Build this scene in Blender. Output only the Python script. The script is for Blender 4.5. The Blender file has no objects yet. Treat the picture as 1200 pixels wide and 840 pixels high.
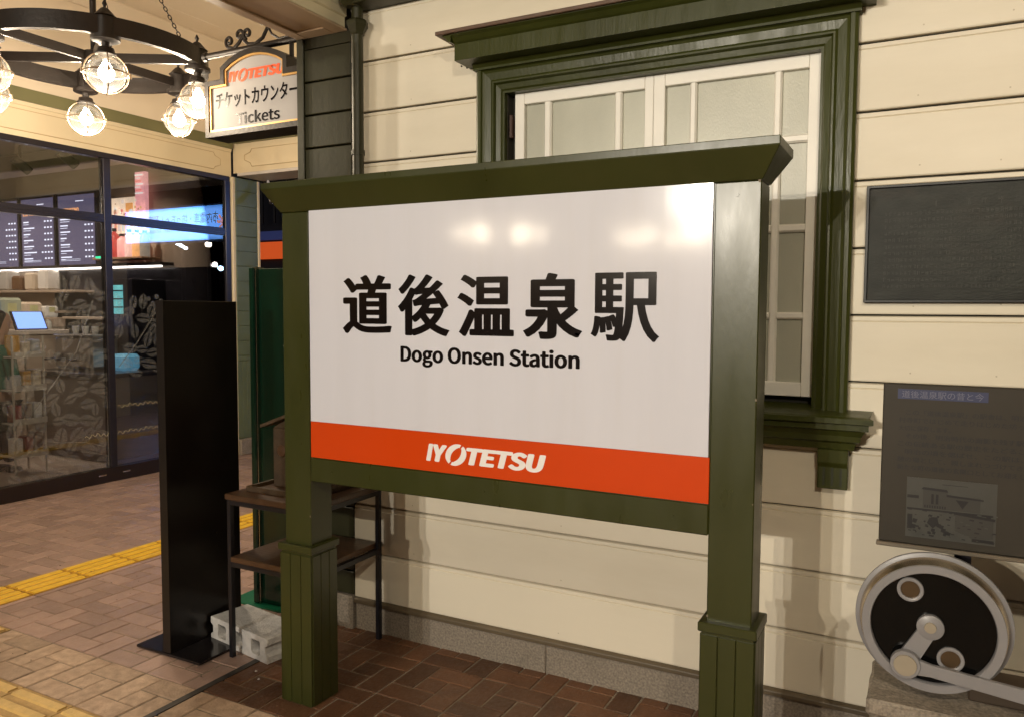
import bpy, bmesh, math, random
from math import sin, cos, pi, radians, sqrt
from mathutils import Vector, Matrix
random.seed(7)
scene = bpy.context.scene
C = scene.collection

# ------------------------------------------------------------------ camera
CAM = Vector((0, 0, 1.446))
yaw, pitch, roll, FPX = radians(117.787), radians(-3.548), radians(0.2916), 927.04
fw = Vector((cos(yaw)*cos(pitch), sin(yaw)*cos(pitch), sin(pitch)))
rt = fw.cross(Vector((0, 0, 1))).normalized()
up = rt.cross(fw)
r2 = rt*cos(roll) + up*sin(roll)
u2 = up*cos(roll) - rt*sin(roll)
cam_data = bpy.data.cameras.new('camera')
cam = bpy.data.objects.new('camera', cam_data)
C.objects.link(cam)
cam.matrix_world = Matrix(((r2.x, u2.x, -fw.x, CAM.x), (r2.y, u2.y, -fw.y, CAM.y), (r2.z, u2.z, -fw.z, CAM.z), (0, 0, 0, 1)))
cam_data.sensor_width = 36
cam_data.lens = FPX/1200*36
cam_data.clip_start = 0.05
cam_data.clip_end = 600
scene.camera = cam

# ------------------------------------------------------------------ world (night sky)
w = bpy.data.worlds.new("World")
scene.world = w
w.use_nodes = True
nt = w.node_tree
sky = nt.nodes.new('ShaderNodeTexSky')
sky.sky_type = 'NISHITA'
sky.sun_disc = False
sky.sun_elevation = radians(-4)
sky.sun_rotation = radians(250)
nt.links.new(sky.outputs[0], nt.nodes['Background'].inputs[0])
nt.nodes['Background'].inputs[1].default_value = 1.6

# ------------------------------------------------------------------ exposure
scene.view_settings.view_transform = 'Standard'
scene.view_settings.look = 'None'
scene.view_settings.exposure = 0.28
scene.view_settings.gamma = 1.0
scene.cycles.max_bounces = 8
scene.cycles.transparent_max_bounces = 16
scene.cycles.sample_clamp_indirect = 4.0
scene.cycles.caustics_reflective = False
scene.cycles.caustics_refractive = False

WARM = (1.0, 0.86, 0.69)
FLOOD = (1.0, 0.925, 0.80)
BULB_W = 30.0
LANTERN_W = 330.0
FLOOD_W = 700.0

# ------------------------------------------------------------------ helpers
def lin(h):
    h = h.lstrip('#')
    o = []
    for i in (0, 2, 4):
        c = int(h[i:i+2], 16)/255
        o.append(c/12.92 if c <= 0.04045 else ((c+0.055)/1.055)**2.4)
    return tuple(o)

MATS = {}
def mat(name, col, rough=0.5, metal=0.0, var=0.12, vscale=3.0, bump=0.0, bscale=40.0, stretch=(1, 1, 1),
        coat=0.0, rvar=0.0, dark=None, dscale=1.2, damt=0.0, emit=None, estr=0.0, spec=0.5, island=0.0):
    if name in MATS: return MATS[name]
    m = bpy.data.materials.new(name); m.use_nodes = True
    n = m.node_tree.nodes; l = m.node_tree.links
    b = n['Principled BSDF']
    b.inputs['Roughness'].default_value = rough
    b.inputs['Metallic'].default_value = metal
    b.inputs['Specular IOR Level'].default_value = spec
    b.inputs['Coat Weight'].default_value = coat
    b.inputs['Coat Roughness'].default_value = 0.24
    geo = n.new('ShaderNodeNewGeometry')
    mp = n.new('ShaderNodeMapping'); mp.inputs['Scale'].default_value = stretch
    l.new(geo.outputs['Position'], mp.inputs['Vector'])
    nz = n.new('ShaderNodeTexNoise'); nz.inputs['Scale'].default_value = vscale; nz.inputs['Detail'].default_value = 6
    l.new(mp.outputs[0], nz.inputs['Vector'])
    mr = n.new('ShaderNodeMapRange'); mr.inputs[1].default_value = 0.25; mr.inputs[2].default_value = 0.75
    mr.inputs[3].default_value = 1-var; mr.inputs[4].default_value = 1+var
    l.new(nz.outputs[0], mr.inputs[0])
    mul = n.new('ShaderNodeMix'); mul.data_type = 'RGBA'; mul.blend_type = 'MULTIPLY'; mul.inputs[0].default_value = 1
    mul.inputs[6].default_value = (*col, 1)
    l.new(mr.outputs[0], mul.inputs[7])
    out = mul.outputs[2]
    if island > 0:
        oi = n.new('ShaderNodeObjectInfo')
        ad = n.new('ShaderNodeMath'); ad.operation = 'ADD'
        l.new(oi.outputs['Random'], ad.inputs[0]); l.new(geo.outputs['Random Per Island'], ad.inputs[1])
        fr = n.new('ShaderNodeMath'); fr.operation = 'FRACT'; l.new(ad.outputs[0], fr.inputs[0])
        mr3 = n.new('ShaderNodeMapRange'); mr3.inputs[3].default_value = 1-island; mr3.inputs[4].default_value = 1+island
        l.new(fr.outputs[0], mr3.inputs[0])
        m3 = n.new('ShaderNodeMix'); m3.data_type = 'RGBA'; m3.blend_type = 'MULTIPLY'; m3.inputs[0].default_value = 1
        l.new(out, m3.inputs[6]); l.new(mr3.outputs[0], m3.inputs[7]); out = m3.outputs[2]
    if dark:
        n2 = n.new('ShaderNodeTexNoise'); n2.inputs['Scale'].default_value = dscale; n2.inputs['Detail'].default_value = 8
        n2.inputs['Roughness'].default_value = 0.65
        l.new(mp.outputs[0], n2.inputs['Vector'])
        r = n.new('ShaderNodeMapRange'); r.inputs[1].default_value = 0.5; r.inputs[2].default_value = 0.78
        r.inputs[3].default_value = 0; r.inputs[4].default_value = damt
        l.new(n2.outputs[0], r.inputs[0])
        mx = n.new('ShaderNodeMix'); mx.data_type = 'RGBA'
        l.new(r.outputs[0], mx.inputs[0]); l.new(out, mx.inputs[6]); mx.inputs[7].default_value = (*dark, 1)
        out = mx.outputs[2]
    l.new(out, b.inputs['Base Color'])
    if rvar > 0:
        n4 = n.new('ShaderNodeTexNoise'); n4.inputs['Scale'].default_value = vscale*4; n4.inputs['Detail'].default_value = 5
        l.new(mp.outputs[0], n4.inputs['Vector'])
        r4 = n.new('ShaderNodeMapRange'); r4.inputs[1].default_value = .3; r4.inputs[2].default_value = .7
        r4.inputs[3].default_value = max(0.02, rough-rvar); r4.inputs[4].default_value = min(1, rough+rvar)
        l.new(n4.outputs[0], r4.inputs[0]); l.new(r4.outputs[0], b.inputs['Roughness'])
    if bump > 0:
        n3 = n.new('ShaderNodeTexNoise'); n3.inputs['Scale'].default_value = bscale; n3.inputs['Detail'].default_value = 4
        l.new(mp.outputs[0], n3.inputs['Vector'])
        bp = n.new('ShaderNodeBump'); bp.inputs['Strength'].default_value = bump; bp.inputs['Distance'].default_value = 0.01
        l.new(n3.outputs[0], bp.inputs['Height']); l.new(bp.outputs[0], b.inputs['Normal'])
    if emit:
        b.inputs['Emission Color'].default_value = (*emit, 1)
        b.inputs['Emission Strength'].default_value = estr
    MATS[name] = m
    return m

def glass_mat(name, tint=(1, 1, 1), boost=1.0, rough=0.0, white=0.0):
    m = bpy.data.materials.new(name); m.use_nodes = True
    n = m.node_tree.nodes; l = m.node_tree.links
    n.remove(n['Principled BSDF'])
    tr = n.new('ShaderNodeBsdfTransparent'); tr.inputs[0].default_value = (*tint, 1)
    gl = n.new('ShaderNodeBsdfGlossy'); gl.inputs['Roughness'].default_value = rough
    fr = n.new('ShaderNodeFresnel'); fr.inputs[0].default_value = 1.5
    mu = n.new('ShaderNodeMath'); mu.operation = 'MULTIPLY'; mu.inputs[1].default_value = boost; mu.use_clamp = True
    mx = n.new('ShaderNodeMixShader')
    l.new(fr.outputs[0], mu.inputs[0]); l.new(mu.outputs[0], mx.inputs[0])
    l.new(tr.outputs[0], mx.inputs[1]); l.new(gl.outputs[0], mx.inputs[2])
    out = mx.outputs[0]
    if white > 0:
        df = n.new('ShaderNodeBsdfDiffuse'); df.inputs[0].default_value = (.8, .8, .78, 1)
        tl = n.new('ShaderNodeBsdfTranslucent'); tl.inputs[0].default_value = (.8, .8, .78, 1)
        m2 = n.new('ShaderNodeMixShader'); m2.inputs[0].default_value = .5
        l.new(df.outputs[0], m2.inputs[1]); l.new(tl.outputs[0], m2.inputs[2])
        m3 = n.new('ShaderNodeMixShader'); m3.inputs[0].default_value = white
        l.new(out, m3.inputs[1]); l.new(m2.outputs[0], m3.inputs[2]); out = m3.outputs[0]
    l.new(out, n['Material Output'].inputs[0])
    return m

def emis(name, col, s):
    return mat(name, (0.02, 0.02, 0.02), 0.4, emit=col, estr=s, var=0.0)

class MB:
    def __init__(self): self.v = []; self.f = []
    def add(self, vs, fs):
        k = len(self.v); self.v += [tuple(p) for p in vs]; self.f += [tuple(i+k for i in f) for f in fs]; return self
    def box(self, x0, x1, y0, y1, z0, z1):
        x0, x1 = sorted((x0, x1)); y0, y1 = sorted((y0, y1)); z0, z1 = sorted((z0, z1))
        return self.add([(x0,y0,z0),(x1,y0,z0),(x1,y1,z0),(x0,y1,z0),(x0,y0,z1),(x1,y0,z1),(x1,y1,z1),(x0,y1,z1)],
                 [(0,3,2,1),(4,5,6,7),(0,1,5,4),(1,2,6,5),(2,3,7,6),(3,0,4,7)])
    def prism(self, pts, axis, a, b, pts2=None):
        """pts: 2D outline; axis X -> (y,z), Y -> (x,z), Z -> (x,y)"""
        pts2 = pts2 or pts
        def P(p, t): return {'X': (t, p[0], p[1]), 'Y': (p[0], t, p[1]), 'Z': (p[0], p[1], t)}[axis]
        n = len(pts)
        vs = [P(p, a) for p in pts] + [P(p, b) for p in pts2]
        fs = [tuple(range(n)), tuple(range(2*n-1, n-1, -1))] + [(i, i+n, (i+1) % n+n, (i+1) % n) for i in range(n)]
        return self.add(vs, fs)
    def tube(self, path, r, n=8, cap=True, closed=False):
        path = [Vector(p) for p in path]; m = len(path); k = len(self.v)
        rs = r if isinstance(r, (list, tuple)) else [r]*m
        prev = None; vs = []
        for i, p in enumerate(path):
            if closed: d = path[(i+1) % m]-path[i-1]
            else: d = path[min(i+1, m-1)]-path[max(i-1, 0)]
            d.normalize()
            if prev is None: a = d.orthogonal().normalized()
            else:
                a = prev - d*prev.dot(d); a.normalize()
            prev = a; b = d.cross(a)
            for j in range(n):
                t = 2*pi*j/n; vs.append(p + (a*cos(t)+b*sin(t))*rs[i])
        fs = []
        for i in range(m if closed else m-1):
            for j in range(n):
                i2 = (i+1) % m
                fs.append((i*n+j, i*n+(j+1) % n, i2*n+(j+1) % n, i2*n+j))
        if cap and not closed: fs += [tuple(range(n-1, -1, -1)), tuple(range((m-1)*n, m*n))]
        return self.add(vs, fs)
    def lathe(self, prof, c, n=24, axis='Z', closed=False):
        """prof: (radius, height) list"""
        vs = []; m = len(prof)
        for (r, h) in prof:
            for j in range(n):
                t = 2*pi*j/n; a, b = r*cos(t), r*sin(t)
                p = {'Z': (a, b, h), 'Y': (a, h, b), 'X': (h, a, b)}[axis]
                vs.append((c[0]+p[0], c[1]+p[1], c[2]+p[2]))
        fs = []
        for i in range(m if closed else m-1):
            i2 = (i+1) % m
            for j in range(n): fs.append((i*n+j, i*n+(j+1) % n, i2*n+(j+1) % n, i2*n+j))
        if not closed: fs += [tuple(range(n-1, -1, -1)), tuple(range((m-1)*n, m*n))]
        return self.add(vs, fs)
    def build(self, name, material, parent=None, bevel=0.0, smooth=False, label=None):
        org = Vector((0, 0, 0))
        q = parent
        while q is not None:
            org += q.location; q = q.parent
        me = bpy.data.meshes.new(name)
        me.from_pydata([(x-org.x, y-org.y, z-org.z) for x, y, z in self.v], [], self.f)
        bm = bmesh.new(); bm.from_mesh(me)
        bmesh.ops.recalc_face_normals(bm, faces=bm.faces)
        if bevel > 0:
            es = [e for e in bm.edges if len(e.link_faces) == 2 and e.calc_face_angle(0) > radians(25)]
            bmesh.ops.bevel(bm, geom=es, offset=bevel, segments=1, affect='EDGES', clamp_overlap=True)
        if smooth:
            for f in bm.faces: f.smooth = True
        bm.to_mesh(me); bm.free()
        if smooth: me.set_sharp_from_angle(angle=radians(38))
        me.materials.append(material)
        o = bpy.data.objects.new(name, me); C.objects.link(o)
        if parent: o.parent = parent
        if label: o['label'] = label
        return o

def thing(name, label, cat, loc=(0, 0, 0), group=None, kind=None):
    o = bpy.data.objects.new(name, None); C.objects.link(o); o.location = loc; o.empty_display_size = .1
    if label: o['label'] = label
    if cat: o['category'] = cat
    if group: o['group'] = group
    if kind: o['kind'] = kind
    return o
def tag(o, label, cat, group=None):
    o['label'] = label; o['category'] = cat
    if group: o['group'] = group
    return o
def bx(name, material, parent, *b, bevel=0.0, label=None):
    return MB().box(*b).build(name, material, parent, bevel, label=label)
def copy_tree(o, parent=None):
    c = o.copy(); C.objects.link(c)
    if parent is not None: c.parent = parent
    for ch in list(o.children): copy_tree(ch, c)
    return c

import os
FONT = None
try: FONT = bpy.data.fonts.load(os.path.join(bpy.utils.system_resource('DATAFILES'), 'fonts', 'Noto Sans CJK Regular.woff2'))
except Exception: FONT = None
def text(name, s, x0, x1, z0, z1, y, material, parent, bold=0.0, shear=0.0, axis='Y', spacing=1.0, mirror=False, depth=0.0):
    """flat lettering fitted to a rectangle on a plane facing -Y (axis Y) or +X (axis X: x0,x1 are Y values)"""
    cu = bpy.data.curves.new('lettering', 'FONT'); cu.body = s; cu.size = 1; cu.shear = shear
    cu.resolution_u = 5; cu.space_character = spacing
    if FONT and all(ord(c) < 128 for c in s): cu.font = FONT
    ob = bpy.data.objects.new('lettering', cu); C.objects.link(ob)
    bpy.context.view_layer.update()
    dg = bpy.context.evaluated_depsgraph_get()
    me = bpy.data.meshes.new_from_object(ob.evaluated_get(dg))
    bpy.data.objects.remove(ob)
    V = [(v.co.x, v.co.y, 0.0) for v in me.vertices]; F = [tuple(p.vertices) for p in me.polygons]
    if not V: return None
    if not isinstance(bold, tuple): bold = (bold, bold*.55)
    if bold[0]:                      # thicken the strokes: a ribbon round every outline edge
        cnt = {}
        for f in F:
            for i in range(len(f)):
                e = tuple(sorted((f[i], f[(i+1) % len(f)]))); cnt[e] = cnt.get(e, 0)+1
        base = list(V)
        for (i, j), c in cnt.items():
            if c != 1: continue
            p, q = Vector(base[i][:2]), Vector(base[j][:2])
            if (q-p).length < 1e-6: continue
            d = (q-p).normalized(); n = Vector((-d.y, d.x)); k = len(V); h = random.uniform(.05, 1.0)
            ext = bold[1]*.6; bn = lambda v: Vector((v.x*bold[0], v.y*bold[1]))
            a0, b0 = p-d*ext, q+d*ext
            N = bn(n); D = bn(d)*.8; pts = [p-D-N*.75, p-N, q-N, q+D-N*.75, q+D+N*.75, q+N, p+N, p-D+N*.75]
            V += [(t.x, t.y, h) for t in pts]; F.append(tuple(range(k, k+8)))
    xs = [v[0] for v in V]; ys = [v[1] for v in V]
    a, b, c, d = min(xs), max(xs), min(ys), max(ys)
    org = Vector((0, 0, 0)); q = parent
    while q is not None: org += q.location; q = q.parent
    W = []
    for v in V:
        X = x0+(x1-x0)*(v[0]-a)/(b-a); Z = z0+(z1-z0)*(v[1]-c)/max(1e-6, d-c)
        W.append(Vector((X, y-v[2]*.00025, Z))-org)
    m2 = bpy.data.meshes.new(name); m2.from_pydata(W, [], F)
    bm = bmesh.new(); bm.from_mesh(m2)
    bm.normal_update()
    for f in bm.faces:
        if f.normal.y > 0: f.normal_flip()
    bm.to_mesh(m2); bm.free()
    m2.materials.append(material)
    o = bpy.data.objects.new(name, m2); C.objects.link(o)
    if parent: o.parent = parent
    return o

# ------------------------------------------------------------------ materials
GREEN = (0.030, 0.034, 0.006)
M_sign_green = mat('sign_green_paint', GREEN, 0.32, var=.14, vscale=4, bump=.03, bscale=120, stretch=(1, 1, .25), rvar=.05, spec=.38, coat=.12, dark=(.05, .05, .018), dscale=3, damt=.3)
M_trim_green = mat('trim_green_paint', (0.038, 0.044, 0.008), 0.36, var=.16, vscale=5, bump=.10, bscale=110, stretch=(.8, 1, .12), coat=.0, spec=.32, rvar=.08, dark=(.02, .02, .008), dscale=4, damt=.5)
M_dark_green = mat('pilaster_green_paint', (0.024, 0.024, 0.007), 0.45, var=.18, vscale=5, bump=.1, bscale=40)
M_cap_brown = mat('weathered_brown_lip', (0.10, 0.055, 0.035), 0.5, var=.2, vscale=8, bump=.2, bscale=60)
M_siding = mat('cream_siding_paint', (0.76, 0.70, 0.575), 0.5, island=.025, var=.06, vscale=1.3, bump=.10, bscale=22, stretch=(.25, 1, 1), rvar=.06, dark=(.56, .49, .36), dscale=1.6, damt=.5)
M_cream = mat('cream_fascia_paint', (0.72, 0.62, 0.44), 0.5, var=.06, vscale=2, bump=.05, bscale=25, dark=(.5, .4, .25), dscale=2, damt=.25)
M_ceiling = mat('ceiling_paint', (0.70, 0.61, 0.49), 0.6, var=.05, vscale=1.2, bump=.04, bscale=20)
M_beam = mat('beam_paint', (0.55, 0.42, 0.30), 0.5, var=.07, vscale=2, bump=.05, bscale=30)
M_beam_side = mat('beam_moulding_paint', (0.72, 0.66, 0.48), 0.5, var=.07, vscale=2)
M_white_sash = mat('white_sash_paint', (0.84, 0.815, 0.755), 0.42, var=.05, vscale=6, bump=.06, bscale=60)
M_frost = mat('frosted_window_glass', (0.42, 0.42, 0.35), 0.34, var=.28, vscale=2.6, bump=.08, bscale=260, stretch=(1, 1, .5))
M_granite = mat('granite', (0.24, 0.205, 0.165), 0.7, var=.45, vscale=120, bump=.25, bscale=90, dark=(.10, .085, .065), dscale=6, damt=.5)
M_mortar = mat('paving_mortar', (0.21, 0.17, 0.125), 0.9, var=.3, vscale=30, bump=.3, bscale=90)
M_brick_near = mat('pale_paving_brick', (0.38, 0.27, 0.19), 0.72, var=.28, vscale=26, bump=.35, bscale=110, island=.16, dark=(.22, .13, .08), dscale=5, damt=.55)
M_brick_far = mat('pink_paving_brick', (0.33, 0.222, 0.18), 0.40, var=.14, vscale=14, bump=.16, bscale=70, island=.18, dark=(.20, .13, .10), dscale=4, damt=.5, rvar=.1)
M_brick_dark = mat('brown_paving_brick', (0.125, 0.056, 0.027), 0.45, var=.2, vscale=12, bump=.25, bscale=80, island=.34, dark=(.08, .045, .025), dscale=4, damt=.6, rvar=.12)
M_tactile = mat('yellow_tactile_tile', (0.80, 0.50, 0.035), 0.45, var=.12, vscale=18, bump=.2, bscale=90, dark=(.5, .3, .06), dscale=7, damt=.4)
M_tactile_old = mat('worn_tactile_tile', (0.62, 0.42, 0.15), 0.6, var=.16, vscale=20, bump=.35, bscale=90, dark=(.4, .27, .12), dscale=7, damt=.5)
M_tac_base = {'yellow_tactile_tile': mat('tactile_base', (.50, .26, .02), .6, var=.2, vscale=20, bump=.3, bscale=90), 'worn_tactile_tile': mat('worn_tactile_base', (.42, .27, .10), .7, var=.2, vscale=20, bump=.4, bscale=90)}
M_slot = mat('drain_steel', (0.06, 0.055, 0.05), 0.5, metal=.5, var=.3, vscale=20)
M_iron = mat('black_iron', (0.012, 0.008, 0.006), 0.48, metal=.35, var=.2, vscale=15, bump=.15, bscale=50)
M_cage = mat('cage_metal', (0.42, 0.33, 0.24), 0.3, metal=.8, var=.15, vscale=15)
M_board_black = mat('black_board_laminate', (0.006, 0.004, 0.0035), 0.28, var=.2, vscale=6, spec=.5)
M_board_edge = mat('black_board_edge', (0.006, 0.004, 0.003), 0.4, var=.2, vscale=10)
M_plate = mat('polished_black_plate', (0.012, 0.010, 0.011), 0.16, var=.2, vscale=6)
M_white = mat('sign_white', (0.61, 0.62, 0.70), 0.10, var=.02, vscale=2, coat=.0, dark=(.55, .52, .48), dscale=3, damt=.12, stretch=(7, 1, .5), bump=.012, bscale=3)
M_orange = mat('sign_orange', (0.56, 0.052, 0.004), 0.20, var=.03, vscale=3)
M_black_letter = mat('black_lettering', (0.006, 0.004, 0.004), 0.16, var=0, spec=.35)
M_white_letter = mat('white_lettering', (0.80, 0.78, 0.78), 0.22, var=0)
M_red_letter = mat('red_lettering', (0.75, 0.10, 0.03), 0.4, var=0)
M_steel_black = mat('shelf_black_steel', (0.012, 0.012, 0.017), 0.35, metal=.2, var=.2)
M_wood = mat('shelf_wood', (0.085, 0.042, 0.020), 0.38, var=.25, vscale=9, bump=.15, bscale=60, stretch=(.25, 1.5, 1), dark=(.04, .02, .01), dscale=6, damt=.5)
M_wood_old = mat('old_wood', (0.06, 0.034, 0.014), 0.6, var=.35, vscale=14, bump=.3, bscale=70)
M_concrete = mat('concrete_block', (0.60, 0.585, 0.57), 0.85, var=.16, vscale=30, bump=.6, bscale=130, dark=(.3, .27, .24), dscale=9, damt=.5)
M_green_panel = mat('glossy_green_panel', (0.0015, 0.018, 0.009), 0.15, var=.1, vscale=4)
M_green_plate = mat('green_base_plate', (0.004, 0.12, 0.055), 0.35, var=.1)
M_chrome = mat('polished_trim', (0.55, 0.5, 0.42), 0.2, metal=1, var=.05)
M_bronze = mat('black_bronze_plaque', (0.016, 0.018, 0.015), 0.5, spec=.25, var=.5, vscale=14, bump=.14, bscale=90, stretch=(1, 1, 1.8), dark=(.05, .038, .028), dscale=3, damt=.6)
M_bronze_rim = mat('plaque_rim', (0.016, 0.017, 0.018), 0.4, metal=.3, var=.3)
M_info = mat('grey_brown_info_panel', (0.036, 0.031, 0.024), 0.5, spec=.25, var=.07, vscale=8)
M_info_blue = mat('blue_title_bar', (0.022, 0.028, 0.085), 0.45, var=.1)
M_info_text = mat('faded_print', (0.005, 0.004, 0.004), 0.5, var=.1)
M_info_title = mat('faded_title_print', (0.10, 0.105, 0.16), 0.5, var=.1)
M_photo = mat('faded_photo_ground', (0.046, 0.046, 0.041), 0.4, var=.12, vscale=30)
M_photo_dark = mat('faded_photo_dark', (0.008, 0.008, 0.009), 0.4, var=.1)
M_photo_mid = mat('faded_photo_mid', (0.032, 0.031, 0.028), 0.4, var=.1)
M_wheel_paint = mat('grey_wheel_paint', (0.22, 0.215, 0.225), 0.36, var=.06, vscale=10, bump=.04)
M_tread = mat('brushed_steel_tread', (0.60, 0.49, 0.34), 0.26, metal=1, var=.1, vscale=12)
M_wheel_black = mat('black_wheel_paint', (0.003, 0.003, 0.003), 0.10, spec=.18, var=.1, bump=.03, bscale=20)
M_pin = mat('pale_pin_cap', (0.30, 0.26, 0.20), 0.4, var=.05)
M_frame_dark = mat('dark_bronze_frame', (0.030, 0.027, 0.035), 0.3, metal=.5, var=.1, vscale=10)
M_kick = mat('dark_brown_sill', (0.018, 0.010, 0.008), 0.4, metal=.2, var=.2)
M_sheen_green = mat('green_cladding_paint', (0.12, 0.15, 0.085), 0.42, var=.14, vscale=6, bump=.1, bscale=50)
M_glass = glass_mat('storefront_glass', (.90, .92, .94), 1.7)
M_globe = glass_mat('lamp_globe_glass', (1, .96, .88), .6, .02, .009)
M_decal = glass_mat('frosted_decal', (1, 1, 1), .5, .2, .15)
M_script = mat('pale_gold_script', (.35, .30, .18), .5, var=.1)

# ------------------------------------------------------------------ ground, paving
YW = 2.781
ground = bx('ground', M_mortar, None, -60, 60, -60, 60, -0.3, -0.0035)
ground['kind'] = 'structure'; ground['label'] = 'mortar bed of the paved station forecourt'
pave = thing('pavement', 'brick paving laid in a pinwheel pattern', None, (0, 0, 0), kind='structure')
L0X, L0Y, M3 = -1.803, 2.0305, 0.3
def brick_mesh(sx, sy, material):
    mb = MB(); g = .0028; h = .03; b = .003
    x, y = sx*.1-g, sy*.1-g
    # chamfered slab: bottom ring, shoulder ring, top ring
    rings = [(g, g, x, y, -h), (g, g, x, y, -.0035), (g+b, g+b, x-b, y-b, 0)]
    vs = []; 
    for (a, c, d, e, z) in rings: vs += [(a, c, z), (d, c, z), (d, e, z), (a, e, z)]
    fs = [(8, 9, 10, 11)]
    for r in (0, 4):
        for i in range(4): fs.append((r+i, r+(i+1) % 4, r+4+(i+1) % 4, r+4+i))
    return vs, fs
SHAPES = [(1, 2, 2, 1), (0, 1, 1, 2), (0, 0, 2, 1), (2, 0, 1, 2), (1, 1, 1, 1)]  # ox, oy, sx, sy
def in_frame(x, y):
    d = Vector((x, y, 0))-CAM; z = d.dot(fw)
    if z < .3: return None
    px = 600+FPX*d.dot(r2)/z; py = 420-FPX*d.dot(u2)/z
    if -15 < px < 1215 and -10 < py < 858: return d.length
    return None
cand = []
for i in range(-15, 10):
    for j in range(-9, 24):
        mx, my = L0X+i*M3, L0Y+j*M3
        for (ox, oy, sx, sy) in SHAPES:
            x, y = mx+ox*.1, my+oy*.1; cx, cy = x+sx*.05, y+sy*.05
            if cx > -2.57 and cy > YW+.06: continue
            if cx < -5.98: continue
            if -4.203 < cx < -3.903 and cy > 1.73: continue       # tactile strip towards the passage
            if cy < 1.7305 and cy > 1.43 and cx < -2.41: continue
            if -4.203 < cx < -3.603 and 1.73 < cy < 2.03: continue
            if -2.425 < cx < -2.375 and sx == 1: pass
            cand.append((x, y, sx, sy, cx, cy))
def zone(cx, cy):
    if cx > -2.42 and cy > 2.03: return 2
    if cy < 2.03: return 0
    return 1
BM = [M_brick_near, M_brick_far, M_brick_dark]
vis = sorted([(in_frame(c[4], c[5]), c) for c in cand if in_frame(c[4], c[5])], key=lambda t: t[0])
def hidden(c):
    return False
top300 = set(id(c) for _, c in vis[:290])
meshes = {}
rest = [MB(), MB(), MB()]
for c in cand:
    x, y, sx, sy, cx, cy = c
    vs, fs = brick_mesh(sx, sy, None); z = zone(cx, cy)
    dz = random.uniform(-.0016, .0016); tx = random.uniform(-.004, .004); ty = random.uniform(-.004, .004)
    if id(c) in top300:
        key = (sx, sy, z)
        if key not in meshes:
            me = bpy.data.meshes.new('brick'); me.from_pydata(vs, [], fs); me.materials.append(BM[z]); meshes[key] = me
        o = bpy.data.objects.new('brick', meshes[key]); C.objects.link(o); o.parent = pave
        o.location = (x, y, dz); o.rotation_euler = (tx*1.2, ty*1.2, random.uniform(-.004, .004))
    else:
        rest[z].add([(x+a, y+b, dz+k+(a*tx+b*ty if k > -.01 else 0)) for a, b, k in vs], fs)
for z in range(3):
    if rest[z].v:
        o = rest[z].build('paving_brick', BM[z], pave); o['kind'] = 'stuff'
# tactile tiles
def tactile(x0, x1, y0, y1, along, material, parent=pave):
    g = .003
    o = MB().box(x0+g, x1-g, y0+g, y1-g, -.03, .0015).build('tactile_tile', M_tac_base[material.name], parent)
    mb = MB()
    n = 4 if along == 'Y' else 4
    for k in range(n):
        if along == 'Y':
            a = x0+(x1-x0)*(k+.5)/n; wdt = (x1-x0)/n*.30
            mb.prism([(a-wdt, .0012), (a+wdt, .0012), (a+wdt*.72, .0075), (a-wdt*.72, .0075)], 'Y', y0+.012, y1-.012)
        else:
            a = y0+(y1-y0)*(k+.5)/n; wdt = (y1-y0)/n*.30
            mb.prism([(a-wdt, .0012), (a+wdt, .0012), (a+wdt*.72, .0075), (a-wdt*.72, .0075)], 'X', x0+.012, x1-.012)
    return mb.build('tactile_ridges', material, o)
for k in range(-1, 23):
    y = L0Y+k*M3
    if k >= 0: tactile(-4.206, -3.947, y, y+M3, 'Y', M_tactile); bx('edge_strip', M_brick_far, pave, -3.943, -3.906, y+.003, y+M3-.003, -.03, 0)
for k in range(-12, 10):
    x = -3.003+k*M3
    if x+M3 < -2.40+.31: tactile(x, x+M3, 1.4305, 1.7305, 'X', M_tactile_old)
for x in (-4.203, -3.903): tactile(x, x+M3-.003, 1.7335, 2.0275, 'X', M_tactile_old)
# drainage slot running towards the sign
bx('drain_slot', M_slot, pave, -2.414, -2.385, .9, 2.42, -.02, .0035)
# paving far behind and beside the covered strip
far = bx('road', mat('asphalt', (.045, .042, .045), .8, var=.2, vscale=20), None, -40, 40, 8.9, 50, -.02, .001)
far['kind'] = 'structure'; far['label'] = 'dark asphalt road beyond the station passage'

# ------------------------------------------------------------------ station wall with siding boards
wall = thing('station_wall', 'cream clapboard station wall with granite base behind the name board', 'wall', (-2.2, YW, 0))
ZB = [0.145+0.2148*k for k in range(15)]
def siding(x0, x1, z0, z1):
    y = YW
    prof = [(y+.019, z0+.002), (y+.001, z0+.002), (y-.001, z0+.006), (y, z1-.024), (y+.0045, z1-.0215), (y+.001, z1-.019), (y+.0015, z1-.007), (y+.012, z1-.004), (y+.019, z1-.004)]
    MB().prism(prof, 'X', x0, x1).build('siding_board', M_siding, wall)
for k in range(14):
    z0, z1 = ZB[k], ZB[k+1]
    if z1 > 3.2: z1 = 3.2
    if 4 <= k <= 10:
        siding(-2.262, -1.60, z0, z1); siding(-.238, 3.0, z0, z1)
    else: siding(-2.262, 3.0, z0, z1)
core = MB().box(-2.50, 3.0, 2.8, 2.95, .0, 1.05).box(-2.50, 3.0, 2.8, 2.95, 2.36, 3.9).box(-2.50, -1.5, 2.8, 2.95, 1.05, 2.36).box(-.3, 3.0, 2.8, 2.95, 1.05, 2.36)
core.build('wall_core', mat('wall_core_dark', (.05, .045, .035), .9), wall)
bx('room_backing', mat('dark_room', (.02, .02, .018), .9), wall, -1.6, -.2, 2.9, 3.4, 1.0, 2.4)
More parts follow.
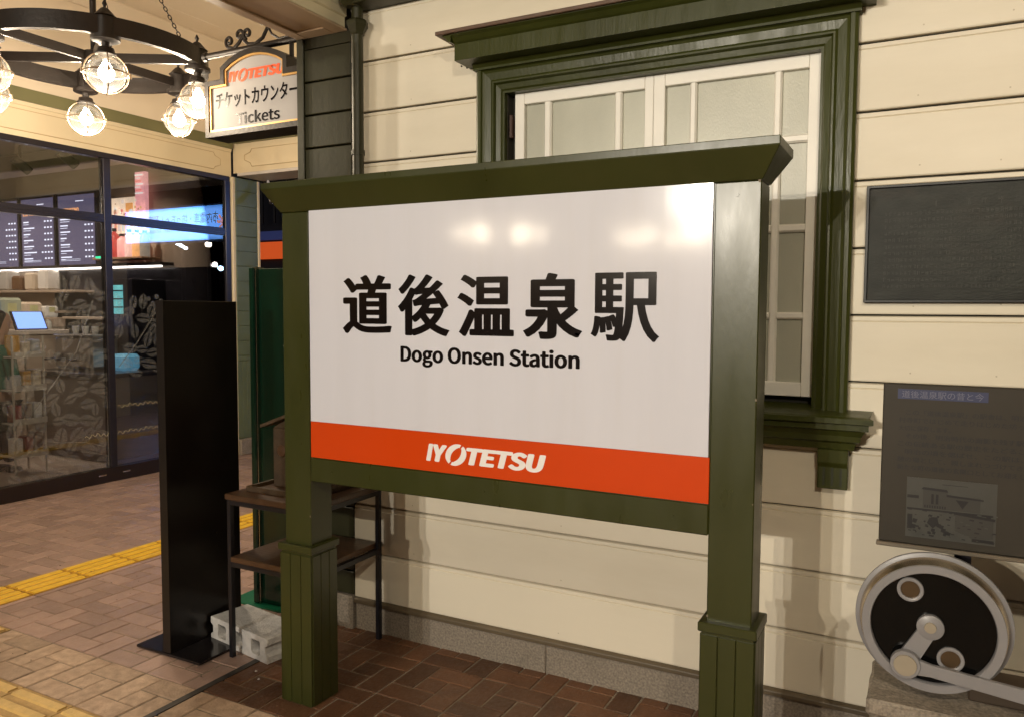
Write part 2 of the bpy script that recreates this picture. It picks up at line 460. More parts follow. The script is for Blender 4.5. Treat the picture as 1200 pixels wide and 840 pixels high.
MB().prism([(YW-.016, .122), (YW+.03, .122), (YW+.03, .147), (YW-.004, .147), (YW-.016, .138)], 'X', -2.262, 3.0).build('drip_moulding', mat('drip_brown', (.10, .075, .045), .5, var=.2), wall, bevel=.002)
for k, (a, b) in enumerate([(-2.262, -1.31), (-1.308, .19), (.192, 1.7), (1.702, 3.0)]):
    bx('granite_base', M_granite, wall, a, b, YW+.002, YW+.1, -.02, .124, bevel=.004)
# eave board & upper wall return
bx('eave_board', M_dark_green, wall, -2.225, 3.0, 2.68, YW-.003, 2.716, 2.92, bevel=.003)
# side of the building along the passage
bx('side_wall', M_siding, wall, -2.50, -2.47, 2.96, 7.0, 0, 3.9)
rn = random.Random(3)
nm_ = MB()
for k in range(13):
    for x in (-1.95, -1.25, -.62, -.05, .18):
        if 4 <= k <= 10 and -1.62 < x < -.22: continue
        nm_.lathe([(.0028, 0), (.0028, .0016)], (x+rn.uniform(-.01, .01), YW-.0011, ZB[k]+.03+rn.uniform(-.004, .004)), 6, 'Y')
o_n = nm_.build('siding_nails', mat('painted_nail', (.50, .44, .33), .5), wall); o_n['kind'] = 'stuff'
# small nail stains / hooks on siding
for x, z in ((-1.70, 2.42), (-1.675, 2.41)):
    MB().lathe([(.003, 0), (.003, .006)], (x, YW-.006, z), 6, 'Y').build('nail_head', M_iron, wall)

# green pilaster at the corner
pil = thing('corner_pilaster', 'dark olive green boarded pilaster at the left corner of the station wall', 'pilaster', (-2.41, YW, 0))
bx('corner_board', M_dark_green, pil, -2.566, -2.526, YW-.014, YW+.18, .0, 2.65, bevel=.003)
z = 2.60
bx('pilaster_panel', M_dark_green, pil, -2.526, -2.264, YW-.002, YW+.017, 2.603, 2.65)
while z > .2:
    bx('pilaster_board', M_dark_green, pil, -2.5255, -2.264, YW-.006, YW+.017, max(.155, z-.1405), z-.001, bevel=.003)
    z -= .1462
bx('granite_foot', M_granite, pil, -2.58, -2.266, YW-.018, YW+.15, -.02, .148, bevel=.006)
bx('side_board', M_dark_green, pil, -2.560, -2.508, YW+.181, YW+.9, .0, 2.65)

# downpipe
pipe = thing('downpipe', 'dark green downpipe with a moulded collar running down the wall corner', 'downpipe', (-2.2, 2.73, .9))
PX, PY = -2.188, 2.73
MB().tube([(PX, PY, 2.75), (PX, PY, 1.05), (PX, PY+.008, 1.0), (PX, PY+.03, .96), (PX, PY+.06, .95)], .0245, 16).build('pipe', M_dark_green, pipe, smooth=True)
MB().lathe([(.026, 2.600), (.032, 2.605), (.032, 2.613), (.048, 2.640), (.048, 2.655), (.036, 2.664), (.026, 2.668)], (PX, PY, 0), 6).build('collar', M_dark_green, pipe)
MB().lathe([(.03, 2.712), (.05, 2.73), (.065, 2.78), (.065, 2.95)], (PX-.01, PY-.02, 0), 8).build('hopper', M_dark_green, pipe)
for zz in (1.5, 2.1): MB().lathe([(.027, zz), (.029, zz), (.029, zz+.02), (.027, zz+.02)], (PX, PY, 0), 16).build('pipe_clip', M_dark_green, pipe)

# ------------------------------------------------------------------ window
win = thing('casement_window', 'large white twin casement window in a moulded green frame behind the name board', 'window', (-.92, YW, 1.0))
XL, XR, ZT, ZS = -1.614, -.227, 2.402, 1.118
# casing profile: (inset from outer edge, y)
CP = [(0, YW+.015), (0, YW-.030), (.010, YW-.036), (.022, YW-.036), (.026, YW-.028), (.034, YW-.024), (.060, YW-.020),
      (.068, YW-.026), (.074, YW-.026), (.080, YW-.014), (.098, YW-.010), (.104, YW-.004), (.112, YW-.004), (.112, YW+.06)]
def casing(side):
    mb = MB(); n = len(CP); vs = []
    for end in (0, 1):
        for (u, y) in CP:
            if side == 'L': vs.append((XL+u, y, ZS if end == 0 else ZT-u))
            elif side == 'R': vs.append((XR-u, y, ZS if end == 0 else ZT-u))
            else: vs.append((XL+u if end == 0 else XR-u, y, ZT-u))
    fs = [(i, i+1, i+1+n, i+n) for i in range(n-1)] + [tuple(range(n)), tuple(range(2*n-1, n-1, -1)), (n-1, 0, n, 2*n-1)]
    return mb.add(vs, fs)
for s, nm in (('L', 'jamb_casing'), ('R', 'jamb_casing'), ('T', 'head_casing')): casing(s).build(nm, M_trim_green, win)
# cornice hood
hood = [(YW+.015, 2.403), (2.660, 2.403), (2.660, 2.464), (2.652, 2.470), (2.640, 2.484), (2.628, 2.492), (2.628, 2.494), (YW+.015, 2.494)]
MB().prism(hood, 'X', -1.66, -.180).build('hood_moulding', M_trim_green, win)
MB().prism([(YW+.015, 2.4945), (2.616, 2.4945), (2.616, 2.509), (YW+.015, 2.517)], 'X', -1.722, -.118).build('hood_lip', M_cap_brown, win, bevel=.002)
for sx, s in ((-1.66, -1), (-.180, 1)):
    MB().prism([(sx+s*.0005, 2.466), (sx+s*.012, 2.470), (sx+s*.024, 2.482), (sx+s*.04, 2.4935), (sx+s*.0005, 2.4935)], 'Y', 2.632, YW).build('hood_return', M_trim_green, win)
MB().prism([(YW+.01, 2.380), (2.738, 2.380), (2.738, 2.388), (2.726, 2.402), (YW+.01, 2.402)], 'X', -1.622, -.219).build('bed_mould', M_trim_green, win)
# sill
SP = [(YW+.07, 1.00), (2.735, 1.00), (2.728, 1.022), (2.715, 1.030), (2.712, 1.048), (2.700, 1.066), (2.690, 1.070), (2.690, 1.088), (2.676, 1.092), (2.676, 1.108), (2.690, 1.113), (YW+.07, 1.134)]
def inset_prism(prof, xa, xb, ya, slope=1.0):
    vs = []; n = len(prof)
    for x, s in ((xa, 1), (xb, -1)):
        for (y, z) in prof:
            d = (min(y, YW)-2.676)*slope
            vs.append((x+s*d*.85, y, z))
    return MB().add(vs, [tuple(range(n)), tuple(range(2*n-1, n-1, -1))]+[(i, (i+1) % n, (i+1) % n+n, i+n) for i in range(n)])
# profile returned at its ends: follow the moulding
vs = []; n = len(SP)
for x, s in ((-1.697, 1), (-.143, -1)):
    for (y, z) in SP:
        d = (2.735-2.676) if y > 2.74 and z < 1.05 else (0.0 if y > 2.74 else y-2.676)
        vs.append((x+s*d, y, z))
MB().add(vs, [tuple(range(n)), tuple(range(2*n-1, n-1, -1))]+[(i, (i+1) % n, (i+1) % n+n, i+n) for i in range(n)]).build('sill', M_trim_green, win)
def bracket(xc):
    b = thing('sill_bracket', None, None); C.objects.unlink(b); bpy.data.objects.remove(b)
    mb = MB().prism([(YW, .868), (2.742, .868), (2.742, .94), (2.732, .955), (2.728, .999), (YW, .999)], 'X', xc-.046, xc+.046)
    o = mb.build('sill_bracket', M_trim_green, win, bevel=.002)
    for k in (-1, 0, 1):
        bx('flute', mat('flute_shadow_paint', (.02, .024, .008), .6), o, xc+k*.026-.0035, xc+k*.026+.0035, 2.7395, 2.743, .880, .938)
    return o
for xc in (-.264, -1.577): bracket(xc)
# dark gap rebate between casing and sash
bx('rebate', mat('rebate_dark', (.018, .016, .012), .8), win, XL+.108, XR-.108, 2.846, 2.86, ZS+.012, ZT-.104)
# sashes
def sash(x0, x1, cols, rows, lbl):
    s = MB(); top = 2.294; bot = 1.157
    par = win
    y0, y1 = 2.812, 2.845
    for a, b in ((x0, cols[0][0]), (cols[-1][1], x1)): bx('stile', M_white_sash, par, a, b, y0, y1, bot, top, bevel=.002)
    bx('top_rail', M_white_sash, par, cols[0][0]+.0005, cols[-1][1]-.0005, y0, y1, rows[0][1], top, bevel=.002)
    bx('bottom_rail', M_white_sash, par, cols[0][0]+.0005, cols[-1][1]-.0005, y0, y1, bot, rows[-1][0], bevel=.002)
    for i in range(len(cols)-1):
        a, b = cols[i][1], cols[i+1][0]
        MB().prism([(a, y1), (a, y0+.012), (a+.006, y0+.004), (b-.006, y0+.004), (b, y0+.012), (b, y1)], 'Z', rows[-1][0], rows[0][1]).build('muntin', M_white_sash, par)
    for (c0, c1) in cols:
        for r in range(len(rows)-1):
            a, b = rows[r+1][1], rows[r][0]
            MB().prism([(y1, a), (y0+.012, a), (y0+.004, a+.006), (y0+.004, b-.006), (y0+.012, b), (y1, b)], 'X', c0+.0005, c1-.0005).build('glazing_bar', M_white_sash, par)
        for (r0, r1) in rows:
            bx('pane', M_frost, par, c0-.002, c1+.002, y0+.021, y0+.026, r0-.002, r1+.002)
ROWS = [(2.034, 2.247), (1.737, 2.007), (1.440, 1.710), (1.204, 1.416)]
sash(-1.474, -.9095, [(-1.433, -1.350), (-1.319, -1.060), (-1.031, -.942)], ROWS, 'left')
sash(-.9085, -.338, [(-.867, -.778), (-.753, -.490), (-.464, -.378)], ROWS, 'right')
for xx in (-1.487, -.331):
    for zz in (1.22, 2.12): bx('hinge', mat('hinge_brown', (.05, .02, .012), .5), win, xx-.006, xx+.006, 2.80, 2.83, zz, zz+.09, bevel=.002)

# ------------------------------------------------------------------ station name board
sg = thing('station_name_board', 'large white and orange Dogo Onsen Station name board on olive green posts', 'sign', (-1.23, 2.2, 0))
PF, PB = 2.146, 2.261
def post(x0, x1, lo=0.0):
    p = bx('post', M_sign_green, sg, x0, x1, PF, PB, 0, 1.785, bevel=.003)
    s0, s1, f0, b0 = x0-.013, x1+.013, PF-.015, PB+.013
    bx('sleeve', M_sign_green, p, s0+.003, s1-.003, f0+.003, b0-.003, lo, .565, bevel=.002)
    # boards on the sleeve faces, with grooves between them
    n = 3; wd = (s1-s0)/n
    for k in range(n):
        bx('sleeve_board', M_sign_green, p, s0+k*wd+.0012, s0+(k+1)*wd-.0012, f0-.002, f0+.004, lo+.001, .556, bevel=.0012)
    wd = (b0-f0-.008)/n
    for k in range(n):
        bx('sleeve_board', M_sign_green, p, s1-.004, s1+.002, f0+.0045+k*wd+.0012, f0+.0045+(k+1)*wd-.0012, lo+.001, .556, bevel=.0012)
        bx('sleeve_board', M_sign_green, p, s0-.002, s0+.004, f0+.0045+k*wd+.0012, f0+.0045+(k+1)*wd-.0012, lo+.001, .556, bevel=.0012)
    bx('sleeve_cap', M_sign_green, p, s0-.006, s1+.006, f0-.007, b0+.006, .5655, .592, bevel=.003)
    return p
post(-2.068, -1.946)
post(-.519, -.398)
chip = mat('chipped_undercoat', (.16, .13, .09), .7)
rc_ = random.Random(17)
screws = [(-1.99, .96), (-1.99, 1.75), (-.46, .96), (-.46, 1.75), (-1.85, .87), (-.62, .87), (-1.23, .87)]
for (x, z) in screws:
    MB().lathe([(0, 0), (.0045, 0), (.0050, .0012), (0, .0012)], (x, PF-.0010 if x < -1.95 or x > -.5 else PF-.0002, z), 10, 'Y').build('screw_head', M_sign_green, sg)
for (x, z, s_) in [(-.404, 1.783, .006), (-.517, .604, .004), (-.3995, 1.21, .004), (-.4015, .93, .003), (-2.066, 1.31, .003), (-1.948, .70, .004)]:
    n = 7; MB().add([(x+s_*.7*cos(2*pi*i/n)*rc_.uniform(.6, 1.2), PF-.0006, z+s_*sin(2*pi*i/n)*rc_.uniform(.5, 1.3)) for i in range(n)], [tuple(range(n))]).build('paint_chip', chip, sg)
# flared cap
o_ = .05
def ring(x0, x1, y0, y1, z): return [(x0, y0, z), (x1, y0, z), (x1, y1, z), (x0, y1, z)]
vs = ring(-2.070, -.396, PF-.002, PB+.002, 1.786)+ring(-2.070-o_, -.396+o_, PF-o_, PB+o_, 1.864)+ring(-2.070-o_, -.396+o_, PF-o_, PB+o_, 1.887)
fs = [(0, 3, 2, 1), (8, 9, 10, 11)]+[(r+i, r+(i+1) % 4, r+4+(i+1) % 4, r+4+i) for r in (0, 4) for i in range(4)]
MB().add(vs, fs).build('flared_cap', M_sign_green, sg, bevel=.002)
MB().box(-1.9455, -.5195, PF+.006, PB-.006, .832, 1.7855).build('backing_board', M_sign_green, sg)
bx('bottom_rail', M_sign_green, sg, -1.945, -.520, PF+.001, PB-.004, .828, .914, bevel=.003)
bx('face_panel', M_white, sg, -1.941, -.523, PF-.001, PF+.0055, 1.0455, 1.795, bevel=.0012)
bx('orange_band', M_orange, sg, -1.941, -.5195, PF-.001, PF+.0055, .9165, 1.0452, bevel=.0012)
YT = PF-.0018
for ch, (a, b, c, d) in zip('道後温泉駅', [(-1.791, -1.583, 1.361, 1.558), (-1.558, -1.356, 1.358, 1.557), (-1.327, -1.124, 1.360, 1.553), (-1.093, -.898, 1.357, 1.554), (-.872, -.666, 1.356, 1.552)]):
    text('station_name_character', ch, a, b, c, d, YT, M_black_letter, sg, bold={'道': (.042, .018), '後': (.038, .018), '温': (.036, .015), '泉': (.046, .021), '駅': (.023, .010)}[ch])
text('roman_station_name', 'Dogo Onsen Station', -1.548, -.905, 1.256, 1.326, YT, M_black_letter, sg, bold=(.016, .010))
# company wordmark: slanted letters with a slashed ring for the O
def wordmark(parent, x0, x1, z0, z1, y, material, nm, bold=.03):
    W = x1-x0; H = z1-z0
    text(nm, 'I', x0, x0+W*.062, z0, z1, y, material, parent, bold=bold, shear=.2)
    text(nm, 'Y', x0+W*.062, x0+W*.185, z0, z1, y, material, parent, bold=bold, shear=.2)
    text(nm, 'TETSU', x0+W*.352, x1, z0, z1, y, material, parent, bold=bold, shear=.2)
    cx, cz = x0+W*.262, (z0+z1)/2; ro = H*.62; ri = H*.26; N = 40
    for (a0, a1) in ((radians(70), radians(238)), (radians(250), radians(418))):
        vs = []; K = 20
        for i in range(K+1):
            t = a0+(a1-a0)*i/K; e = math.sin(pi*i/K)**.35 if 0 < i < K else 0
            rr = ro; r_in = ro-(ro-ri)*max(.5, e)
            for r in (rr, r_in):
                px, pz = r*cos(t)*(W*.090/ro)/1.0, r*sin(t)
                vs.append((cx+px+pz*.2, y, cz+pz))
        MB().add(vs, [(2*i, 2*i+1, 2*i+3, 2*i+2) for i in range(K)]).build(nm, material, parent)
wordmark(sg, -1.446, -1.012, .951, 1.008, YT, M_white_letter, 'company_wordmark', (.026, .016))

# ------------------------------------------------------------------ beam, ceiling
bm_ = thing('porch_beam', 'painted box beam running out over the porch from the green pilaster', 'beam', (-2.42, 2.7, 2.65))
BX0, BX1 = -2.563, -2.281
bx('beam_body', M_beam, bm_, BX0+.002, BX1-.03, 0.7, YW-.002, 2.660, 3.92)
for a, b in ((BX0, BX0+.055), (BX1-.07, BX1-.0005)): bx('soffit_rail', M_beam, bm_, a, b, 0.7, YW-.0025, 2.650, 2.6595, bevel=.003)
bx('soffit_end', M_beam, bm_, BX0+.0555, BX1-.0705, YW-.075, YW-.0025, 2.650, 2.6595, bevel=.003)
MB().prism([(BX1-.03, 2.66), (BX1, 2.66), (BX1, 2.70), (BX1+.010, 2.705), (BX1+.010, 2.735), (BX1+.004, 2.745), (BX1+.004, 2.80), (BX1+.02, 2.815), (BX1+.05, 2.86), (BX1+.07, 2.87), (BX1+.07, 3.10), (BX1-.03, 3.10)], 'Y', 0.7, YW-.02).build('side_moulding', M_beam_side, bm_)
MB().prism([(BX0-.012, 2.69), (BX0+.0015, 2.68), (BX0+.0015, 3.9), (BX0-.012, 3.9)], 'Y', 0.7, YW).build('side_board', M_beam, bm_)
col = thing('porch_column', 'square olive green porch column under the box beam left of the viewpoint', 'column', (-2.3, 1.03, 0))
bx('shaft', M_dark_green, col, -2.40, -2.19, .93, 1.13, 0, 2.6495, bevel=.006)
bx('plinth', M_dark_green, col, -2.42, -2.18, .91, 1.14, 0, .5, bevel=.006)

ceil = thing('ceiling', 'cream boarded porch ceiling', None, (-4.2, 0, 3.3), kind='structure')
x = -6.02
while x < -2.6:
    bx('ceiling_plank', M_ceiling, ceil, x+.003, min(x+.42, -2.566)-.003, -8, 5.57, 3.90, 3.925, bevel=.004)
    x += .42
bx('ceiling_backing', M_ceiling, ceil, -6.3, -2.5, -8.2, 5.9, 3.922, 3.99)
for k in range(12):
    bx('ceiling_plank', M_ceiling, ceil, -2.27+k*.42+.003, -2.27+(k+1)*.42-.003, -2.2, YW, 3.20, 3.22)
bx('ceiling_backing', M_ceiling, ceil, -2.28, 3.0, -2.2, 2.95, 3.22, 3.26)

# ------------------------------------------------------------------ chandelier
CH = Vector((-4.115, 2.858, 0))
def chandelier(label, cx, cy, group):
    t = thing('ring_chandelier', label, 'chandelier', (cx, cy, 2.82), group)
    R = .575
    prof = [(R-.018, 2.775), (R+.014, 2.775), (R+.014, 2.865), (R-.018, 2.865)]
    MB().lathe(prof, (cx, cy, 0), 64, closed=True).build('ring', M_iron, t, smooth=True)
    MB().lathe([(.0, 2.728), (.035, 2.735), (.06, 2.755), (.062, 2.76), (.062, 2.835), (.05, 2.845), (.0, 2.85)], (cx, cy, 0), 20).build('hub', M_iron, t, smooth=True)
    MB().tube([(cx, cy, 2.84), (cx, cy, 3.89)], .017, 10).build('stem', M_iron, t, smooth=True)
    MB().lathe([(.09, 3.899), (.09, 3.875), (.04, 3.84), (.02, 3.83)], (cx, cy, 0), 16).build('ceiling_rose', M_iron, t)
    for k in range(6):
        a = radians(-29.5+60*k); ca, sa = cos(a), sin(a)
        def P(r, s, z): return (cx+r*ca-s*sa, cy+r*sa+s*ca, z)
        r0, r1, h = .055, R-.016, .010
        vs = [P(r, s, z) for z in (2.788, 2.838) for r, s in ((r0, -h), (r1, -h), (r1, h), (r0, h))]
        MB().add(vs, [(0, 3, 2, 1), (4, 5, 6, 7), (0, 1, 5, 4), (1, 2, 6, 5), (2, 3, 7, 6), (3, 0, 4, 7)]).build('spoke', M_iron, t)
        x, y = cx+.558*ca, cy+.558*sa
        hold = MB().lathe([(.0, 2.952), (.005, 2.945), (.012, 2.930), (.007, 2.918), (.006, 2.912), (.018, 2.906), (.052, 2.868), (.056, 2.866), (.046, 2.862), (.046, 2.775),
                           (.068, 2.770), (.068, 2.752), (.055, 2.746), (.020, 2.744), (.018, 2.724), (.038, 2.716), (.042, 2.698), (.050, 2.692), (.050, 2.682), (.0, 2.680)], (x, y, 0), 14)
        ho = hold.build('lamp_holder', M_iron, t, smooth=True)
        zc = 2.595; rg = .091
        MB().lathe([(rg*sin(q), zc+rg*cos(q)) for q in [radians(12+(168/14)*i) for i in range(15)]], (x, y, 0), 24).build('globe', M_globe, ho, smooth=True)
        cg = MB(); rc = .101
        for m in range(2):
            th = a+m*pi/2
            cg.tube([(x+rc*sin(q)*cos(th), y+rc*sin(q)*sin(th), zc+rc*cos(q)) for q in [2*pi*i/28 for i in range(28)]], .0036, 5, closed=True)
        cg.tube([(x+rc*cos(q), y+rc*sin(q), zc) for q in [2*pi*i/28 for i in range(28)]], .0042, 5, closed=True)
        for m in range(4):
            th = a+m*pi/2; cg.lathe([(.007, -.012), (.007, .012)], (x+(rc+.006)*cos(th), y+(rc+.006)*sin(th), zc), 6)
        cg.build('cage', M_cage, ho, smooth=True)
        MB().lathe([(.0, 2.655), (.014, 2.65), (.020, 2.635), (.032, 2.618), (.038, 2.595), (.033, 2.572), (.018, 2.557), (0, 2.553)], (x, y, 0), 14).build('bulb', emis('lit_bulb', (1, .90, .72), 38), ho, smooth=True)
        ld = bpy.data.lights.new('bulb_light', 'POINT'); ld.energy = BULB_W; ld.color = WARM; ld.shadow_soft_size = .016
        lo = bpy.data.objects.new('bulb_light', ld); C.objects.link(lo); lo.parent = t; lo.location = (x-cx, y-cy, 2.534-2.82)
    for k, a in enumerate((13, 134, 271)):
        a = radians(a); p0 = Vector((cx+.562*cos(a), cy+.562*sin(a), 2.862)); p1 = Vector((cx+.03*cos(a), cy+.03*sin(a), 3.80))
        mb = MB(); L = (p1-p0).length; n = int(L/.026); d = (p1-p0).normalized(); s1 = d.orthogonal().normalized(); s2 = d.cross(s1)
        for i in range(n):
            c = p0+d*(i+.5)*L/n; s = s1 if i % 2 else s2
            mb.tube([c+d*.0165*cos(q)+s*.0075*sin(q) for q in [2*pi*j/10 for j in range(10)]], .0028, 5, closed=True)
        mb.build('chain', M_iron, t, smooth=True)
    return t
ch = chandelier('black ring chandelier with six caged globe lamps hanging before the cafe front', CH.x, CH.y, 'ring chandeliers along the porch')
far_bulb = bpy.data.lights['bulb_light'].copy(); far_bulb.energy = BULB_W*.25
for (x, y, lb) in ((-3.5, -7.0, 'second ring chandelier of the porch, mirrored on the right of the white name board'),
                   (-5.4, -5.6, 'farthest ring chandelier, mirrored on the left of the white name board')):
    c = copy_tree(ch); c.location = (x, y, 2.78); c['label'] = lb
    for o in c.children:
        if o.type == 'LIGHT': o.data = far_bulb

# twin floodlight on a pole on the forecourt (casts the post shadows on the wall)
fl = thing('floodlight_mast', 'twin floodlight on a slim mast out on the station forecourt', 'floodlight', (-2.7, -7.4, 0))
MB().tube([(-2.7, -7.6, 0), (-2.7, -7.6, 3.2)], .045, 12).build('mast', M_iron, fl, smooth=True)
MB().box(-3.15, -2.25, -7.63, -7.57, 3.1, 3.16).build('crossbar', M_iron, fl)
for x, e in ((-2.98, 1.0), (-2.46, .85)):
    h = MB().prism([(-7.56, 3.0), (-7.44, 3.01), (-7.42, 3.20), (-7.56, 3.24)], 'X', x-.12, x+.12).build('lamp_head', M_iron, fl)
    bx('lens', emis('flood_lens', (1, .9, .75), 12), h, x-.05, x+.05, -7.426, -7.418, 3.06, 3.15)
    ld = bpy.data.lights.new('flood', 'SPOT'); ld.energy = FLOOD_W*e; ld.color = FLOOD; ld.shadow_soft_size = .05; ld.spot_size = radians(52); ld.spot_blend = 1.0
    lo = bpy.data.objects.new('flood', ld); C.objects.link(lo); lo.parent = fl; lo.location = (x+2.7, -7.38+7.4, 3.10)
    lo.rotation_euler = (Vector((-1.35, 2.7, 1.95))-Vector((x, -7.38, 3.1))).to_track_quat('-Z', 'Y').to_euler()

# small lantern under the eave, above the viewpoint
en = thing('eave_lantern', 'small glazed lantern hanging under the eave high above the viewpoint', 'lantern', (.7, -.7, 3.2))
MB().tube([(.7, -.7, 3.2), (.7, -.7, 3.08)], .012, 8).build('drop_rod', M_iron, en)
MB().lathe([(.10, 3.04), (.03, 3.09), (.0, 3.095)], (.7, -.7, 0), 6).build('lantern_roof', M_iron, en)
MB().lathe([(.075, 2.88), (.085, 3.039)], (.7, -.7, 0), 6).build('lantern_glass', M_globe, en)
MB().lathe([(0, 3.03), (.02, 3.02), (.025, 2.995), (.012, 2.975), (0, 2.97)], (.7, -.7, 0), 12).build('bulb', MATS['lit_bulb'], en, smooth=True)
ld = bpy.data.lights.new('eave_light', 'POINT'); ld.energy = 120; ld.color = (1, .92, .78); ld.shadow_soft_size = .03
lo = bpy.data.objects.new('eave_light', ld); C.objects.link(lo); lo.parent = en; lo.location = (0, 0, -.27)

# lantern on a post out on the forecourt, mirrored in the right post of the name board
LX, LY, LZ = -1.45, -4.5, 2.55
ln = thing('lantern_post', 'slim black post with a glazed lantern out on the station forecourt', 'lamp post', (LX, LY, 0))
MB().tube([(LX, LY-.16, 0), (LX, LY-.16, 2.8)], .03, 12).build('post', M_iron, ln, smooth=True)
MB().tube([(LX, LY-.16, 2.78), (LX, LY, 2.78), (LX, LY, 2.72)], .014, 8).build('arm', M_iron, ln)
MB().lathe([(.12, 2.66), (.03, 2.715), (.0, 2.72)], (LX, LY, 0), 6).build('lantern_roof', M_iron, ln)
MB().lathe([(.085, 2.46), (.10, 2.659)], (LX, LY, 0), 6).build('lantern_glass', M_globe, ln)
MB().lathe([(0, 2.64), (.025, 2.63), (.03, 2.61), (.015, 2.59), (0, 2.585)], (LX, LY, 0), 12).build('bulb', MATS['lit_bulb'], ln, smooth=True)
ld = bpy.data.lights.new('lantern_light', 'POINT'); ld.energy = LANTERN_W; ld.color = (1, .90, .74); ld.shadow_soft_size = .035
lo = bpy.data.objects.new('lantern_light', ld); C.objects.link(lo); lo.parent = ln; lo.location = (0, 0, LZ-.02)

# ------------------------------------------------------------------ hanging ticket sign
tk = thing('hanging_ticket_sign', 'hanging Tickets sign with arched top on a scrolled iron bracket', 'sign', (-3.0, 2.95, 2.8))
cxs = -3.015
half = [(-3.352, 2.322), (-3.352, 2.607), (-3.240, 2.607), (-3.240, 2.665)]
arc = []
for i in range(9):
    t = i/8; xx = -3.240+.45*t; arc.append((xx, 2.665+.070*math.sin(pi*t)**.8 if 0 < i < 8 else 2.665))
out = [(-3.352, 2.322), (-3.352, 2.607), (-3.240, 2.607)]+arc+[(-2.790, 2.607), (-2.678, 2.607), (-2.678, 2.322)]
def inset(poly, d):
    n = len(poly); res = []
    for i in range(n):
        p0, p1, p2 = Vector(poly[i-1]), Vector(poly[i]), Vector(poly[(i+1) % n])
        d1 = (p1-p0).normalized(); d2 = (p2-p1).normalized()
        n1 = Vector((d1.y, -d1.x)); n2 = Vector((d2.y, -d2.x)); b = (n1+n2).normalized()
        k = d/max(.35, b.dot(n1)); res.append(tuple(p1+b*k))
    return res
def frame_prism(o, i, ya, yb):
    n = len(o); vs = [(p[0], ya, p[1]) for p in o]+[(p[0], ya, p[1]) for p in i]+[(p[0], yb, p[1]) for p in o]+[(p[0], yb, p[1]) for p in i]
    fs = []
    for k in range(n):
        m = (k+1) % n; fs += [(k, m, n+m, n+k), (2*n+k, 3*n+k, 3*n+m, 2*n+m), (k, 2*n+k, 2*n+m, m), (n+k, n+m, 3*n+m, 3*n+k)]
    return MB().add(vs, fs)
MB().prism(inset(out, .006), 'Y', 2.962, 3.085).build('sign_box', mat('sign_box_grey', (.10, .11, .13), .4), tk)
frame_prism(out, inset(out, .026), 2.940, 3.09).build('frame', M_iron, tk)
frame_prism(inset(out, .0265), inset(out, .036), 2.946, 2.9615).build('gilt_edge', mat('gilt_edge', (.62, .36, .12), .4, metal=.4), tk)
MB().prism(inset(out, .0365), 'Y', 2.957, 2.9615).build('sign_face', mat('ticket_face', (.33, .32, .32), .7, spec=.15, var=.04), tk)
wordmark(tk, -3.196, -2.812, 2.588, 2.640, 2.9555, M_red_letter, 'company_wordmark', (.030, .018))
text('ticket_counter_lettering', 'チケットカウンター', -3.290, -2.735, 2.462, 2.545, 2.9555, M_black_letter, tk, bold=(.02, .014))
text('tickets_lettering', 'Tickets', -3.148, -2.851, 2.372, 2.432, 2.9555, M_black_letter, tk, bold=.01)
MB().tube([(-3.385, 2.99, 2.752), (-2.50, 2.99, 2.752)], .0165, 10).build('bracket_bar', M_iron, tk, smooth=True)
MB().lathe([(0, -.02), (.022, -.012), (.022, .012), (0, .02)], (-3.395, 2.99, 2.752), 10, 'X').build('bar_knob', M_iron, tk, smooth=True)
for xx in (-3.138, -2.802): bx('hanger', M_iron, tk, xx-.010, xx+.010, 2.985, 2.997, 2.665, 2.745)
def spiral(cx, cz, r0, r1, a0, turns, n=26):
    return [(cx+(r0+(r1-r0)*i/n)*cos(a0+turns*2*pi*i/n), 2.99, cz+(r0+(r1-r0)*i/n)*sin(a0+turns*2*pi*i/n)) for i in range(n+1)]
MB().tube(spiral(-3.222, 2.806, .006, .030, pi, 1.25)+[(-3.19, 2.777, 0)][:0], .0085, 7).build('scroll', M_iron, tk, smooth=True)
MB().tube(spiral(-3.150, 2.828, .006, .030, 0, -1.15), .0085, 7).build('scroll', M_iron, tk, smooth=True)
MB().tube(spiral(-3.095, 2.828, .006, .028, pi, 1.2), .0085, 7).build('scroll', M_iron, tk, smooth=True)
MB().tube([(-3.222, 2.99, 2.776), (-3.19, 2.99, 2.768), (-3.155, 2.99, 2.79), (-3.122, 2.99, 2.828)], .009, 7).build('scroll', M_iron, tk, smooth=True)
MB().tube([(-3.122, 2.99, 2.80), (-3.09, 2.99, 2.775), (-3.04, 2.99, 2.77), (-2.99, 2.99, 2.792), (-2.955, 2.99, 2.84), (-2.945, 2.99, 2.87)]+spiral(-2.985, 2.872, .03, .012, 0, .7, 14), .009, 7).build('scroll', M_iron, tk, smooth=True)
MB().tube([(-2.955, 2.99, 2.84), (-2.93, 2.99, 2.80), (-2.88, 2.99, 2.77), (-2.80, 2.99, 2.775), (-2.72, 2.99, 2.80)], .0065, 7).build('scroll', M_iron, tk, smooth=True)

